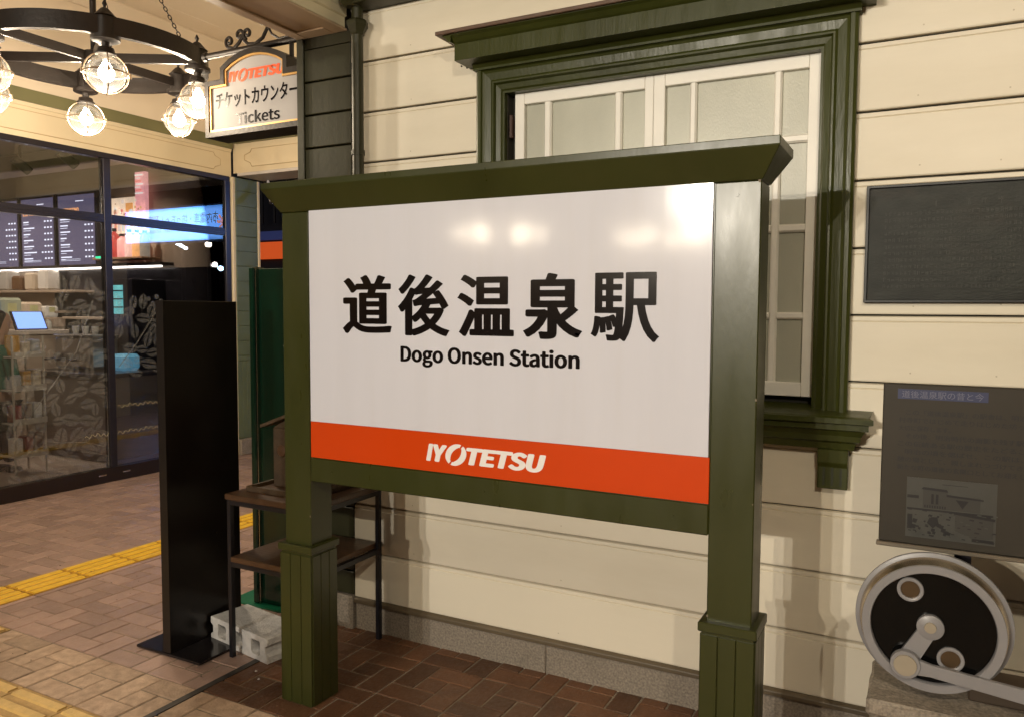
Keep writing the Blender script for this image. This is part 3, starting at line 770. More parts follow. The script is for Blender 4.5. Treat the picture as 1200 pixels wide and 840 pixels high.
# ------------------------------------------------------------------ cafe storefront
sf = thing('cafe_storefront', 'glazed cafe front in dark frames with cream fascia above', 'shopfront', (-6, 4.24, 0))
SX = -6.0
ys = [0.37, 1.66, 2.95, 4.24, 5.50]
bx('bottom_frame', M_kick, sf, SX-.05, SX+.03, .3, 5.52, 0.0, .118, bevel=.003)
bx('top_frame', M_frame_dark, sf, SX-.05, SX+.02, .3, 5.52, 2.655, 2.70, bevel=.003)
for i, y in enumerate(ys):
    bx('mullion', M_frame_dark, sf, SX-.045, SX+.018, y-.032, y+.032, .1185, 2.6545, bevel=.003)
for i in range(4):
    a, b = ys[i]+.0325, ys[i+1]-.0325
    bx('transom', M_frame_dark, sf, SX-.045, SX+.014, a, b, 2.135, 2.205, bevel=.003)
    bx('pane', M_glass, sf, SX-.012, SX-.004, a, b, .119, 2.1345)
    bx('pane', M_glass, sf, SX-.012, SX-.004, a, b, 2.2055, 2.654)
    bx('bead', M_frame_dark, sf, SX+.0145, SX+.020, a, b, 2.165, 2.174)
for y in (4.12, 4.34): bx('floor_latch', M_chrome, sf, SX+.0305, SX+.034, y-.035, y+.035, .062, .074)
bx('fascia', M_cream, sf, SX-.05, SX+.012, .3, 5.55, 2.7005, 3.27)
MB().prism([(SX+.0125, 2.93), (SX+.026, 2.93), (SX+.036, 2.958), (SX+.0125, 2.958)], 'Y', .3, 5.54).build('fascia_moulding', M_cream, sf)
MB().prism([(SX+.0125, 2.9585), (SX+.05, 2.9585), (SX+.058, 3.05), (SX+.0125, 3.05)], 'Y', .3, 5.54).build('green_moulding', mat('moulding_green', (.16, .155, .075), .45, var=.15), sf)
bx('upper_frieze', M_ceiling, sf, SX+.0125, SX+.04, .3, 5.575, 3.0505, 3.80)
MB().prism([(SX+.0125, 3.801), (SX+.055, 3.801), (SX+.07, 3.82), (SX+.14, 3.885), (SX+.14, 3.899), (SX+.0125, 3.899)], 'Y', .3, 5.575).build('cove_moulding', M_ceiling, sf)
# incised line with notched corners near the fascia end
def inlay(pts, plane, c, r=.0035):
    P = [(c, a, b) if plane == 'X' else (a, c, b) for a, b in pts]
    MB().tube(P, r, 4).build('inlay_bead', mat('inlay_shade', (.50, .38, .22), .5), sf)
inlay([(1.2, 2.90), (5.34, 2.90), (5.36, 2.87), (5.42, 2.85), (5.42, 2.79), (5.36, 2.77), (5.34, 2.745), (1.2, 2.745)], 'X', SX+.0125)
bx('corner_post', M_cream, sf, -5.999, -5.962, 5.535, 5.574, 0, 2.7, bevel=.006)
# frosted foliage on the glass
dec = MB()
def leaf(cy, cz, L, a, wd=.34, x=SX-.0025):
    d = Vector((cos(a), sin(a))); s = Vector((-d.y, d.x)); n = 7
    for side in (1, -1):
        pts = [Vector((cy, cz))+d*L*i/n for i in range(n+1)]
        for i in range(n):
            if i in (2, 4): f0, f1 = .18, .82
            else: f0, f1 = .04, .96
            t0, t1 = (i+f0)/n, (i+f1)/n
            w0, w1 = L*wd*sin(pi*t0)**.7, L*wd*sin(pi*t1)**.7
            p0 = Vector((cy, cz))+d*L*t0; p1 = Vector((cy, cz))+d*L*t1
            sk = d*L*.10
            vs = [p0+s*side*.006, p1+s*side*.006, p1+s*side*w1+sk, p0+s*side*w0+sk]
            dec.add([(x, p.x, p.y) for p in vs], [(0, 1, 2, 3)])
def berry(cy, cz, r, x=SX-.0025):
    dec.add([(x, cy+r*cos(2*pi*i/12), cz+r*sin(2*pi*i/12)) for i in range(12)], [tuple(range(12))])
rnd = random.Random(5)
placed = []
def cluster(ya, yb, za, zb, n, L0, base=.8):
    tries = 0; k = 0
    while k < n and tries < n*60:
        tries += 1
        y, z = rnd.uniform(ya, yb), rnd.uniform(za, zb); L = L0*rnd.uniform(.75, 1.15); a = base+rnd.choice((-1, 1))*rnd.uniform(.3, 1.1)
        cy_, cz_ = y+cos(a)*L/2, z+sin(a)*L/2
        if any((cy_-p)**2+(cz_-q)**2 < (.40*(L+l))**2*.62 for p, q, l in placed): continue
        placed.append((cy_, cz_, L)); leaf(y, z, L, a, .30); k += 1
cluster(3.40, 3.95, .55, 1.12, 26, .15); cluster(3.80, 4.12, .85, 1.55, 22, .14); cluster(3.35, 4.10, .17, .45, 26, .17, .3)
cluster(4.30, 4.85, .90, 1.42, 34, .14, .6); cluster(3.9, 4.15, .5, .85, 6, .14)
stem = MB()
for pts in ([(3.42, .30), (3.7, .40), (4.0, .36), (4.17, .30)], [(3.55, .6), (3.75, .85), (3.95, 1.1), (4.1, 1.5)], [(4.32, .95), (4.5, 1.15), (4.7, 1.42), (4.85, 1.5)]):
    stem.tube([(SX-.0022, a, b) for a, b in pts], .004, 4)
o_ = stem.build('stem_decal', M_decal, sf); o_['kind'] = 'stuff'; o_ = .05
for (y, z) in [(3.80, 1.08), (3.85, 1.12), (3.90, 1.07), (3.84, 1.03), (3.99, 1.10), (4.03, 1.14), (4.02, 1.05), (4.07, 1.09), (4.05, 1.36), (4.02, 1.33), (4.11, 1.44), (4.10, 1.62), (4.13, 1.58),
               (4.45, 1.42), (4.48, 1.46), (4.55, 1.50), (4.62, 1.52), (4.66, 1.48), (4.7, 1.54), (3.55, 1.12), (3.6, 1.15), (3.52, 1.05)]:
    berry(y, z, rnd.uniform(.018, .026))
o = dec.build('leaf_decal', M_decal, sf); o['kind'] = 'stuff'
scr = MB()
for (y0, z, L, sd) in ((4.30, .62, .95, 3), (4.0, .40, 1.2, 4)):
    r_ = random.Random(sd); pts = []
    n = int(L/.012)
    for i in range(n): pts.append((SX-.0025, y0+L*i/n, z+.013*sin(i*1.5)+.006*sin(i*.47+sd)))
    scr.tube(pts, .0028, 4)
o = scr.build('script_lettering', M_script, sf)

# ------------------------------------------------------------------ cafe interior
cf = thing('cafe_room', 'warm cafe interior room seen through the glazing', 'room', (-8, 4, 0))
bx('floor_slab', mat('cafe_floor', (.42, .34, .27), .45, var=.08, vscale=4), cf, -12, SX-.051, -1, 5.49, -.002, .03)
bx('back_wall', mat('cafe_wall', (.30, .23, .17), .6, var=.06), cf, -12, SX-.051, 5.46, 5.50, .03, 2.95)
bx('far_wall', mat('cafe_wall_far', (.34, .26, .19), .6), cf, -12.1, -12, -1, 5.5, 0, 2.95)
bx('side_wall', mat('cafe_wall_far', (.34, .26, .19), .6), cf, -12, SX-.051, -1.1, -1, 0, 2.95)
bx('room_ceiling', mat('cafe_ceiling', (.20, .16, .13), .7, var=.1), cf, -12.1, SX-.051, -1.1, 5.5, 2.95, 3.0)
bx('ceiling_duct', mat('duct', (.26, .21, .17), .5), cf, -11, -6.6, 4.7, 4.95, 2.78, 2.94, bevel=.01)
# menu screens
def menu(x0, x1, title, lbl, seed):
    m = thing('menu_screen', lbl, 'menu board', ((x0+x1)/2, 5.4, 1.88), 'menu screens over the cafe counter')
    bx('housing', M_frame_dark, m, x0-.03, x1+.03, 5.41, 5.455, 1.87, 2.68, bevel=.004)
    bx('screen', mat('menu_glow', (.05, .045, .07), .3, emit=(.34, .29, .46), estr=.28, var=.0), m, x0, x1, 5.404, 5.4095, 1.895, 2.645)
    we = emis('menu_print', (.9, .88, 1), 1.3)
    if title: text('menu_heading', title, x0+.03, x0+.36, 2.46, 2.51, 5.4025, emis('menu_orange', (1, .42, .15), 1.2), m, bold=.02)
    r_ = random.Random(seed); rows = MB(); W = x1-x0
    rows.box(x0+W*.5, x0+W*.72, 5.4015, 5.403, 2.575, 2.583)
    for i in range(7):
        z = 2.385-.068*i; n = r_.choice((3, 3, 4))
        rows.box(x0+.035, x0+.035+W*r_.uniform(.14, .42), 5.4015, 5.403, z, z+.013)
        rows.box(x0+.035, x0+.035+W*r_.uniform(.1, .3), 5.4015, 5.403, z-.022, z-.017)
        for k in range(n): rows.box(x1-.05-.055*k, x1-.022-.055*k, 5.4015, 5.403, z-.002, z+.014)
    for z in (1.96, 1.945): rows.box(x0+.035, x0+W*.6, 5.4015, 5.403, z, z+.003)
    rows.build('menu_rows', we, m)
menu(-8.465, -7.853, 'FRAPPUCCINO', 'lit menu screen with an orange heading, nearest the glass mullion', 1)
menu(-9.137, -8.560, 'ESPRESSO', 'middle lit menu screen left of the orange headed one', 2)
menu(-9.81, -9.23, None, 'lit menu screen at the far left cut by the photo edge', 3)
bx('light_strip', emis('strip_light', (1, .86, .74), 5), cf, -9.9, -6.75, 5.33, 5.36, 1.845, 1.862)
bx('bulkhead', mat('bulkhead_dark', (.03, .025, .022), .4), cf, -10.6, -6.7, 5.30, 5.455, 1.8625, 1.892)
bx('wall_panel', mat('beige_panel', (.45, .35, .26), .5, var=.06), cf, -10.5, -8.60, 5.42, 5.459, .9, 1.84)
bx('wall_panel', mat('dark_panel', (.020, .018, .022), .25), cf, -8.59, -6.12, 5.425, 5.459, .1, 1.84)
# counters
ct = thing('cafe_counter', 'grey fronted cafe service counter behind the glass', 'counter', (-7.4, 4.9, 0))
bx('counter_front', mat('counter_grey', (.26, .22, .19), .5, var=.06, vscale=6), ct, -7.7, -6.62, 4.62, 5.3, .03, .80, bevel=.004)
bx('plinth_band', M_kick, ct, -7.69, -6.60, 4.605, 4.6195, .03, .10)
bx('worktop', mat('worktop_dark', (.06, .05, .05), .25), ct, -7.68, -6.58, 4.58, 5.3, .801, .84, bevel=.004)
ct2 = thing('ordering_counter', 'pale till counter at the left with rounded white items on it', 'counter', (-7.8, 4.1, 0))
bx('counter_body', mat('counter_warm', (.48, .37, .28), .5, var=.08, vscale=5), ct2, -8.7, -7.72, 3.2, 4.95, .03, 1.175, bevel=.01)
bx('counter_top', mat('counter_stone', (.55, .47, .40), .3, var=.08), ct2, -8.75, -7.69, 3.15, 4.99, 1.176, 1.22, bevel=.006)
till = thing('till_tablet', 'bright blue lit till tablet leaning on the pale counter', 'tablet', (-7.7, 4.6, 1.2))
MB().prism([(-7.72, 1.222), (-7.70, 1.222), (-7.79, 1.40), (-7.81, 1.40)], 'Y', 4.47, 4.78).build('tablet_back', M_frame_dark, till)
MB().prism([(-7.6985, 1.235), (-7.6975, 1.235), (-7.785, 1.395), (-7.786, 1.395)], 'Y', 4.485, 4.765).build('tablet_screen', emis('tablet_glow', (.25, .42, 1), 1.6), till)
# back-bar shelves and goods
sh = thing('back_shelf', 'wall shelf of the cafe under the lit strip', 'shelf', (-8, 5.3, 1.5))
for z, a, b in ((1.60, -9.9, -7.9), (1.38, -9.6, -8.2), (1.32, -8.1, -6.9)): bx('shelf_board', mat('shelf_pale', (.42, .33, .25), .4), sh, a, b, 5.18, 5.42, z, z+.025, bevel=.003)
def goods(name, label, cat, x, y, z, wx, wy, h, material, cap=None, group=None, emit=None):
    t = thing(name, label, cat, (x, y, z), group)
    bx('body', material, t, x-wx/2, x+wx/2, y-wy/2, y+wy/2, z, z+h, bevel=min(wx, wy)*.12)
    if cap: bx('lid', cap, t, x-wx*.36, x+wx*.36, y-wy*.36, y+wy*.36, z+h+.0005, z+h+.018, bevel=.003)
    return t
cols = [('blue', (.05, .10, .35)), ('grey green', (.20, .22, .15)), ('silver', (.45, .42, .38)), ('brown', (.14, .07, .03)), ('cream', (.6, .5, .38)), ('white', (.7, .66, .6))]
for i, (nm, cc) in enumerate(cols):
    goods('storage_box', nm+' box standing on the upper wall shelf of the cafe', 'box', -9.7+i*.24, 5.3, 1.6255, .17, .16, .16+.03*(i % 3), mat('goods_'+nm.replace(' ', '_'), cc, .4), group='boxes on the cafe wall shelf')
for i, (nm, cc) in enumerate([('orange', (.6, .22, .04)), ('pale', (.6, .52, .42)), ('dark red', (.25, .03, .02))]):
    goods('goods_tin', nm+' tin on the till counter behind the frosted leaves', 'tin', -7.78, 4.02+i*.14, 1.2205, .11, .11, .16, mat('tin_'+nm.replace(' ', '_'), cc, .35), M_chrome, 'tins on the till counter')
mc = thing('espresso_machine', 'steel espresso machine on the dark worktop', 'coffee machine', (-7.3, 4.95, .84))
steel = mat('machine_steel', (.40, .37, .34), .3, metal=.8)
bx('machine_body', steel, mc, -7.56, -7.0, 4.75, 5.04, .86, 1.16, bevel=.02)
bx('cup_rail', steel, mc, -7.56, -7.0, 4.74, 5.04, 1.165, 1.18, bevel=.003)
for x in (-7.45, -7.28, -7.11):
    MB().lathe([(.035, 1.0), (.035, .95), (.02, .94)], (x, 4.71, 0), 12).build('group_head', steel, mc)
    MB().tube([(x, 4.71, .955), (x, 4.58, .95)], .011, 6).build('portafilter', M_frame_dark, mc)
for i in range(3):
    c = MB().lathe([(.024, 1.1805), (.034, 1.26), (.030, 1.26), (.022, 1.19)], (-7.45+i*.15, 4.9, 0), 12).build('paper_cup', mat('cup_white', (.7, .68, .64), .5), None, smooth=True)
    tag(c, ['left', 'middle', 'right'][i]+' white paper cup standing on top of the espresso machine', 'cup', 'cups on the espresso machine')
# display picture panels and red bottles in the right pane
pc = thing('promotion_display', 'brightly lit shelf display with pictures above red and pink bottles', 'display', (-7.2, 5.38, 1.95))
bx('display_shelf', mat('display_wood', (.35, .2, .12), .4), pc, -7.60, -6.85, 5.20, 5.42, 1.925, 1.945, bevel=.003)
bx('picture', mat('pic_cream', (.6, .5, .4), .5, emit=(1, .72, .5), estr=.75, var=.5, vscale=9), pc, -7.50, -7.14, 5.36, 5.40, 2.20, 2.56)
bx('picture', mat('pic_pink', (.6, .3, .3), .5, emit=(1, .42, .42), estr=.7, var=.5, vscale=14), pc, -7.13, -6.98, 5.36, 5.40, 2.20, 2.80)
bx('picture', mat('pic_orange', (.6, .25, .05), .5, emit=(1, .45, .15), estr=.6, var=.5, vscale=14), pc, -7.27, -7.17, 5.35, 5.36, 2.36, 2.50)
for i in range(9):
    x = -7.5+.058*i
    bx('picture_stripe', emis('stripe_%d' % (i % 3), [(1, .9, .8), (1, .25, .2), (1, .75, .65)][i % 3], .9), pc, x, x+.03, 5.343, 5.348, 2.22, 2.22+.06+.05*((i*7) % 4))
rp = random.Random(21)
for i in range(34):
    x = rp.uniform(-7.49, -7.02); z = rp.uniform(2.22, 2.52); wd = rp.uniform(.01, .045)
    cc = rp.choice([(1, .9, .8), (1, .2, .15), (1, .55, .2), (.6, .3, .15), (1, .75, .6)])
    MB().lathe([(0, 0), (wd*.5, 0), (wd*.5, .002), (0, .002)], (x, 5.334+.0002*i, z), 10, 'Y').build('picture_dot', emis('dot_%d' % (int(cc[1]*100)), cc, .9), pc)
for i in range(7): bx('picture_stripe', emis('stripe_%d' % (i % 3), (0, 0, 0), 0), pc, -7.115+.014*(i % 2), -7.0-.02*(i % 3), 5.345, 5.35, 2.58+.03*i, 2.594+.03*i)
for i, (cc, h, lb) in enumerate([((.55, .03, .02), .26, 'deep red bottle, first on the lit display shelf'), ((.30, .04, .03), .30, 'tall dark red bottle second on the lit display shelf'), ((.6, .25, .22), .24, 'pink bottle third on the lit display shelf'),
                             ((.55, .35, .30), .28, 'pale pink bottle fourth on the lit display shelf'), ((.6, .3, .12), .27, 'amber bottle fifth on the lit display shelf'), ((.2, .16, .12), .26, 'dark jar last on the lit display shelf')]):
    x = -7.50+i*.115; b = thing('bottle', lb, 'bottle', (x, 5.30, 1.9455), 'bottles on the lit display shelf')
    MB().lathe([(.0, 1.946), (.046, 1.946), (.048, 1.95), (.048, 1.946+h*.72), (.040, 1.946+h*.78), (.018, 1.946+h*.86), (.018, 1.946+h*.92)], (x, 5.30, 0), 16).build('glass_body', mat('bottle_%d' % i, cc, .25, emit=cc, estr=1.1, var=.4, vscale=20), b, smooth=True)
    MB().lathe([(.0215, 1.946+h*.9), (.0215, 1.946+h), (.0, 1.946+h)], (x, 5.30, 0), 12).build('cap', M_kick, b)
# cold cabinet
fr_ = thing('drinks_fridge', 'narrow drinks fridge with cyan lit shelves', 'fridge', (-7.4, 5.2, .85))
bx('fridge_case', M_frame_dark, fr_, -7.17, -6.80, 5.05, 5.42, .842, 1.72, bevel=.005)
bx('fridge_glow', mat('fridge_glow', (.1, .3, .3), .3, emit=(.2, .75, .75), estr=.55, var=.6, vscale=15), fr_, -7.14, -6.93, 5.044, 5.0495, 1.38, 1.66)
for z in (1.36, 1.44, 1.52, 1.60): bx('fridge_shelf', M_frame_dark, fr_, -7.145, -6.925, 5.036, 5.0435, z, z+.012)
lt = bx('packet', mat('packet_cyan', (.2, .5, .65), .4, emit=(.2, .6, .9), estr=.22, var=.5, vscale=20), None, -6.95, -6.75, 4.9, 5.1, .8405, 1.0, bevel=.03)
tag(lt, 'pale blue wrapped packet on the end of the dark worktop', 'packet')
# tall goods cabinet and stacked boxes behind the tills
gc = thing('goods_cabinet', 'beige goods cabinet behind the tills with boxes on top', 'cabinet', (-8.4, 4.9, 0))
bx('cabinet_body', mat('beige_panel', (0, 0, 0)), gc, -8.65, -8.2, 4.45, 5.28, .03, 1.335, bevel=.006)
for k in range(3): bx('cabinet_door', mat('counter_warm', (0, 0, 0)), gc, -8.199, -8.19, 4.46+k*.275, 4.725+k*.275, 1.235, 1.325, bevel=.003)
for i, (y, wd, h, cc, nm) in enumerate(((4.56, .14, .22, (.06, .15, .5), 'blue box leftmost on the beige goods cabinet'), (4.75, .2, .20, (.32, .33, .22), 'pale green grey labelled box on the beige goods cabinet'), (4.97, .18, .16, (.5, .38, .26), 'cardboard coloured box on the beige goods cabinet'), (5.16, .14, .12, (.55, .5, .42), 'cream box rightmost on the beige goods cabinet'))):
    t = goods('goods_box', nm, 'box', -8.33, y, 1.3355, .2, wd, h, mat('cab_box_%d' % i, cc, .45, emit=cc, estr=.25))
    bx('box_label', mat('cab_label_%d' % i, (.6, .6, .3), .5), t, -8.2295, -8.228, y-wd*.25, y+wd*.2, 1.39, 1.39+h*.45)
# wire rack of packets near the glass
rk = thing('packet_rack', 'slim pale display rack of packets close behind the frosted leaves', 'rack', (-6.85, 4.0, 0))
wht = mat('rack_white', (.62, .56, .48), .4)
for x in (-6.98, -6.72):
    for y in (3.86, 4.12): MB().tube([(x, y, .03), (x, y, 1.2)], .009, 6).build('rack_post', wht, rk)
for z in (.18, .46, .74, 1.02):
    bx('rack_tray', wht, rk, -6.99, -6.71, 3.85, 4.13, z, z+.014, bevel=.002)
    bx('rack_lip', wht, rk, -6.709, -6.703, 3.85, 4.13, z, z+.05)
r_ = random.Random(11)
adj = ['white', 'amber', 'dark red', 'cream', 'brown', 'silver']; pc_ = [(.7, .66, .6), (.6, .32, .06), (.25, .02, .015), (.62, .52, .38), (.12, .06, .03), (.5, .5, .5)]
tier = ['bottom', 'second', 'third', 'top']
for ti, z in enumerate((.194, .474, .754, 1.034)):
    for k in range(3):
        c = (ti*2+k*2+ti//2) % 6; h = r_.uniform(.11, .19)
        goods('packet', '%s packet, %s on the %s tray of the pale display rack' % (adj[c], ['left', 'middle', 'right'][k], tier[ti]), 'packet', -6.80, 3.91+k*.085, z, .11, .07, h, mat('packet_%d' % c, pc_[c], .35, bump=.3, bscale=20), group='packets on the pale display rack')
# jars and cups on the pale counter
for k in range(6):
    y = 4.02+.075*k
    if k >= 4: y = 4.86+.06*(k-4)
    j = MB().lathe([(0, 1.221), (.026, 1.221), (.032, 1.235), (.030, 1.29), (.022, 1.30), (.024, 1.315), (0, 1.318)], (-7.92, y, 0), 12).build('jar', mat('jar_%d' % (k % 3), [(.65, .6, .5), (.3, .12, .05), (.5, .5, .45)][k % 3], .2), None, smooth=True)
    tag(j, '%s small lidded jar on the pale till counter' % ['first', 'second', 'third', 'fourth', 'fifth', 'sixth'][k], 'jar', 'small jars on the till counter')
# track lamps
for i, (x, y) in enumerate(((-9.3, 4.5), (-8.6, 4.5), (-7.6, 4.5), (-6.9, 4.5), (-8.2, 2.6))):
    t = thing('track_spotlight', ['leftmost visible small black ceiling spotlight in the cafe', 'small black ceiling spotlight second from the left in the cafe', 'small black ceiling spotlight above the dark worktop of the cafe', 'small black ceiling spotlight nearest the corner pane of the cafe', 'small black ceiling spotlight deep in the cafe over the tills'][i], 'spotlight', (x, y, 2.95), 'ceiling spotlights in the cafe')
    MB().tube([(x, y, 2.95), (x, y, 2.80)], .012, 6).build('drop_rod', M_frame_dark, t)
    MB().tube([(x-.01, y-.06, 2.83), (x+.01, y+.08, 2.72)], .045, 12).build('lamp_can', M_frame_dark, t, smooth=True)
    ld = bpy.data.lights.new('spot_glow', 'SPOT'); ld.energy = 36; ld.color = (1, .80, .62); ld.shadow_soft_size = .05; ld.spot_size = radians(110); ld.spot_blend = .6
    lo = bpy.data.objects.new('spot_glow', ld); C.objects.link(lo); lo.parent = t; lo.location = (.012, .09, -.25)
    lo.rotation_euler = (radians(28), 0, 0)

# green light of the exit pictogram on the mullion side
g = bx('indicator_lamp', emis('green_indicator', (.05, 1, .45), 1.2), None, -6.25, -6.18, 4.30, 4.34, 1.855, 1.872, bevel=.004)
tag(g, 'tiny green indicator light near the cafe mullion', 'light')

rl = random.Random(8)
lit = MB()
for i in range(120):
    x = rl.uniform(-4.6, -.2); y = rl.choice((rl.uniform(1.4, 2.75), rl.uniform(2.62, 2.77)))
    s_ = rl.uniform(.0015, .0045); a = rl.uniform(0, 6.28)
    pts = [(x+s_*cos(a+k*1.57)*rl.uniform(.6, 1.3), y+s_*sin(a+k*1.57)*rl.uniform(.5, 1.2)) for k in range(4)]
    lit.prism(pts, 'Z', .0015, .0035)
o_l = lit.build('floor_grit', mat('grit_brown', (.09, .065, .04), .9, var=.3), pave); o_l['kind'] = 'stuff'
# ------------------------------------------------------------------ person at the left edge (inside the cafe)
def skin_chain(name, pts, edges, material, parent, sub=2):
    me = bpy.data.meshes.new(name)
    org = parent.location
    me.from_pydata([Vector(p[:3])-org for p in pts], edges, [])
    o = bpy.data.objects.new(name, me); C.objects.link(o); o.parent = parent
    md = o.modifiers.new('skin', 'SKIN')
    sv = me.skin_vertices[0].data if me.skin_vertices else None
    if sv is None:
        bpy.context.view_layer.objects.active = o
    if not me.skin_vertices:
        me.attributes  # modifier creates the layer on demand
    for i, p in enumerate(pts):
        me.skin_vertices[0].data[i].radius = (p[3], p[4] if len(p) > 4 else p[3])
        me.skin_vertices[0].data[i].use_root = (i == 0)
    s = o.modifiers.new('sub', 'SUBSURF'); s.levels = sub; s.render_levels = sub
    me.materials.append(material)
    return o
def person():
    px, py = -6.98, 3.90
    t = thing('person', 'person in green jacket and dark trousers standing in the cafe at the left edge', 'person', (px, py, .03))
    skin = mat('skin', (.45, .26, .17), .5, var=.05)
    jac = mat('green_jacket', (.035, .15, .095), .75, var=.15, vscale=10, bump=.3, bscale=30)
    tro = mat('dark_trousers', (.02, .022, .03), .8, var=.15)
    def P(dx, dy, z, *r): return (px+dx, py+dy, z, *r)
    z0 = .03
    body = [P(0, 0, .72, .10, .08), P(0, 0, .9, .09, .07), P(0, .01, 1.06, .09, .07), P(0, .01, 1.16, .04), P(0, .025, 1.24, .06), P(0, .03, 1.33, .078, .085), P(0, .03, 1.41, .055),
            P(-.06, 0, .66, .07), P(-.065, 0, .38, .045), P(-.065, 0, .12, .034), P(.06, 0, .66, .07), P(.065, .02, .38, .045), P(.065, .02, .12, .034)]
    skin_chain('body', body, [(0, 1), (1, 2), (2, 3), (3, 4), (4, 5), (5, 6), (0, 7), (7, 8), (8, 9), (0, 10), (10, 11), (11, 12)], skin, t)
    jk = [P(0, 0, .66, .135, .105), P(0, 0, .82, .125, .10), P(0, 0, .98, .135, .10), P(0, .01, 1.09, .09, .08), P(0, .01, 1.14, .06),
          P(-.13, 0, 1.06, .06), P(-.18, .01, .86, .052), P(-.14, .08, .72, .045), P(.13, 0, 1.06, .06), P(.18, .01, .86, .052), P(.14, .08, .72, .045)]
    skin_chain('jacket', jk, [(0, 1), (1, 2), (2, 3), (3, 4), (2, 5), (5, 6), (6, 7), (2, 8), (8, 9), (9, 10)], jac, t)
    tr = [P(0, 0, .68, .115, .095), P(-.065, 0, .60, .085), P(-.068, 0, .36, .062), P(-.068, 0, .12, .052), P(.065, 0, .60, .085), P(.068, .02, .36, .062), P(.068, .02, .12, .052)]
    skin_chain('trousers', tr, [(0, 1), (1, 2), (2, 3), (0, 4), (4, 5), (5, 6)], tro, t)
    hr = [P(0, .0, 1.43, .07), P(0, -.02, 1.38, .092), P(0, -.035, 1.30, .075), P(0, -.03, 1.22, .05)]
    skin_chain('hair', hr, [(0, 1), (1, 2), (2, 3)], mat('black_hair', (.012, .01, .009), .5, var=.1), t)
    for s in (-1, 1):
        skin_chain('shoe', [P(s*.068, -.02, .07, .042), P(s*.068, .04, .065, .04, .03), P(s*.07, .12, .055, .034, .022)], [(0, 1), (1, 2)], mat('shoe_dark', (.02, .018, .016), .5), t, 1)
    bx('face_nose', skin, t, px-.008, px+.008, py+.108, py+.125, 1.30, 1.325, bevel=.005)
    return t
try: person()
except Exception as e: print('person failed', e)

# ------------------------------------------------------------------ corner cladding, beam over the passage, night outside
gp = thing('green_clad_pier', 'pale green clapboard pier at the end of the cafe front', 'pier', (-6.0, 5.7, 0))
bx('pier_core', M_sheen_green, gp, -6.10, -5.972, 5.575, 5.88, .0, 2.70)
bx('corner_bead', M_cream, gp, -6.0, -5.958, 5.854, 5.888, .16, 2.70, bevel=.006)
z = .98
while z < 2.69:
    bx('cladding_board', M_sheen_green, gp, -5.971, -5.960, 5.575, 5.853, z+.0015, min(z+.145, 2.699)-.0015, bevel=.003); z += .145
bx('cladding_rail', M_sheen_green, gp, -5.971, -5.953, 5.575, 5.853, .93, .978, bevel=.003)
for k in range(5): bx('vertical_board', M_sheen_green, gp, -5.971, -5.962, 5.576+k*.056, 5.629+k*.056, .17, .928, bevel=.002)
bx('granite_foot', M_granite, gp, -6.1, -5.935, 5.575, 5.90, 0, .16, bevel=.008)
pb = thing('passage_beam', 'cream beam across the passage between the cafe and the station', 'beam', (-4.2, 5.6, 2.7))
bx('beam_body', M_cream, pb, -5.986, -2.45, 5.576, 5.90, 2.735, 3.90)
bx('beam_soffit', mat('soffit_white', (.62, .58, .56), .5), pb, -5.93, -2.45, 5.57, 5.91, 2.705, 2.7345, bevel=.003)
bx('green_moulding', mat('moulding_green', (0, 0, 0)), pb, -5.93, -2.45, 5.53, 5.575, 3.01, 3.10)
def inlay2(pts):
    MB().tube([(a, 5.574, b) for a, b in pts], .0035, 4).build('inlay_bead', MATS['inlay_shade'], pb)
inlay2([(-2.5, 2.95), (-5.74, 2.95), (-5.76, 2.92), (-5.83, 2.90), (-5.83, 2.85), (-5.76, 2.82), (-5.74, 2.785), (-2.5, 2.785)])
# security camera
sc_ = thing('security_camera', 'white bullet security camera under the cream beam', 'camera', (-5.7, 5.8, 2.65))
MB().tube([(-5.80, 5.86, 2.60), (-5.70, 5.80, 2.48)], .032, 12).build('camera_body', mat('camera_white', (.6, .6, .65), .4), sc_, smooth=True)
MB().tube([(-5.83, 5.87, 2.7), (-5.80, 5.86, 2.60)], .014, 8).build('camera_arm', mat('camera_white', (0, 0, 0)), sc_)
MB().lathe([(.022, 0), (.022, .01)], (-5.71, 5.775, 2.475), 10, 'Y').build('camera_lens', M_frame_dark, sc_)
# building across with orange band
ob = thing('night_building', 'dark building across the road with an orange sign band', 'building', (-9, 11, 0))
bx('wall', mat('navy_wall', (.02, .022, .045), .6), ob, -16, -4.5, 11.0, 14, 0, 4.6)
bx('sign_band', mat('orange_band_lit', (.6, .09, .02), .5, emit=(1, .13, .02), estr=.42), ob, -15, -5.0, 10.93, 10.998, 2.35, 2.66)
bx('sill_band', mat('blue_band', (.04, .06, .2), .5, emit=(.1, .14, .5), estr=.10), ob, -15, -5.0, 10.95, 10.998, 2.70, 2.86)
for i in range(26):
    bx('baluster', mat('rail_grey', (.05, .05, .06), .5), ob, -14+i*.3, -13.97+i*.3, 10.90, 10.93, 3.0, 3.9)
bx('hand_rail', mat('rail_grey', (0, 0, 0)), ob, -14.2, -6, 10.88, 10.95, 3.9, 3.95)
for i in range(5): bx('window', mat('dark_window', (.01, .012, .02), .1), ob, -14+i*1.8, -12.9+i*1.8, 10.98, 11.0, .9, 2.0)
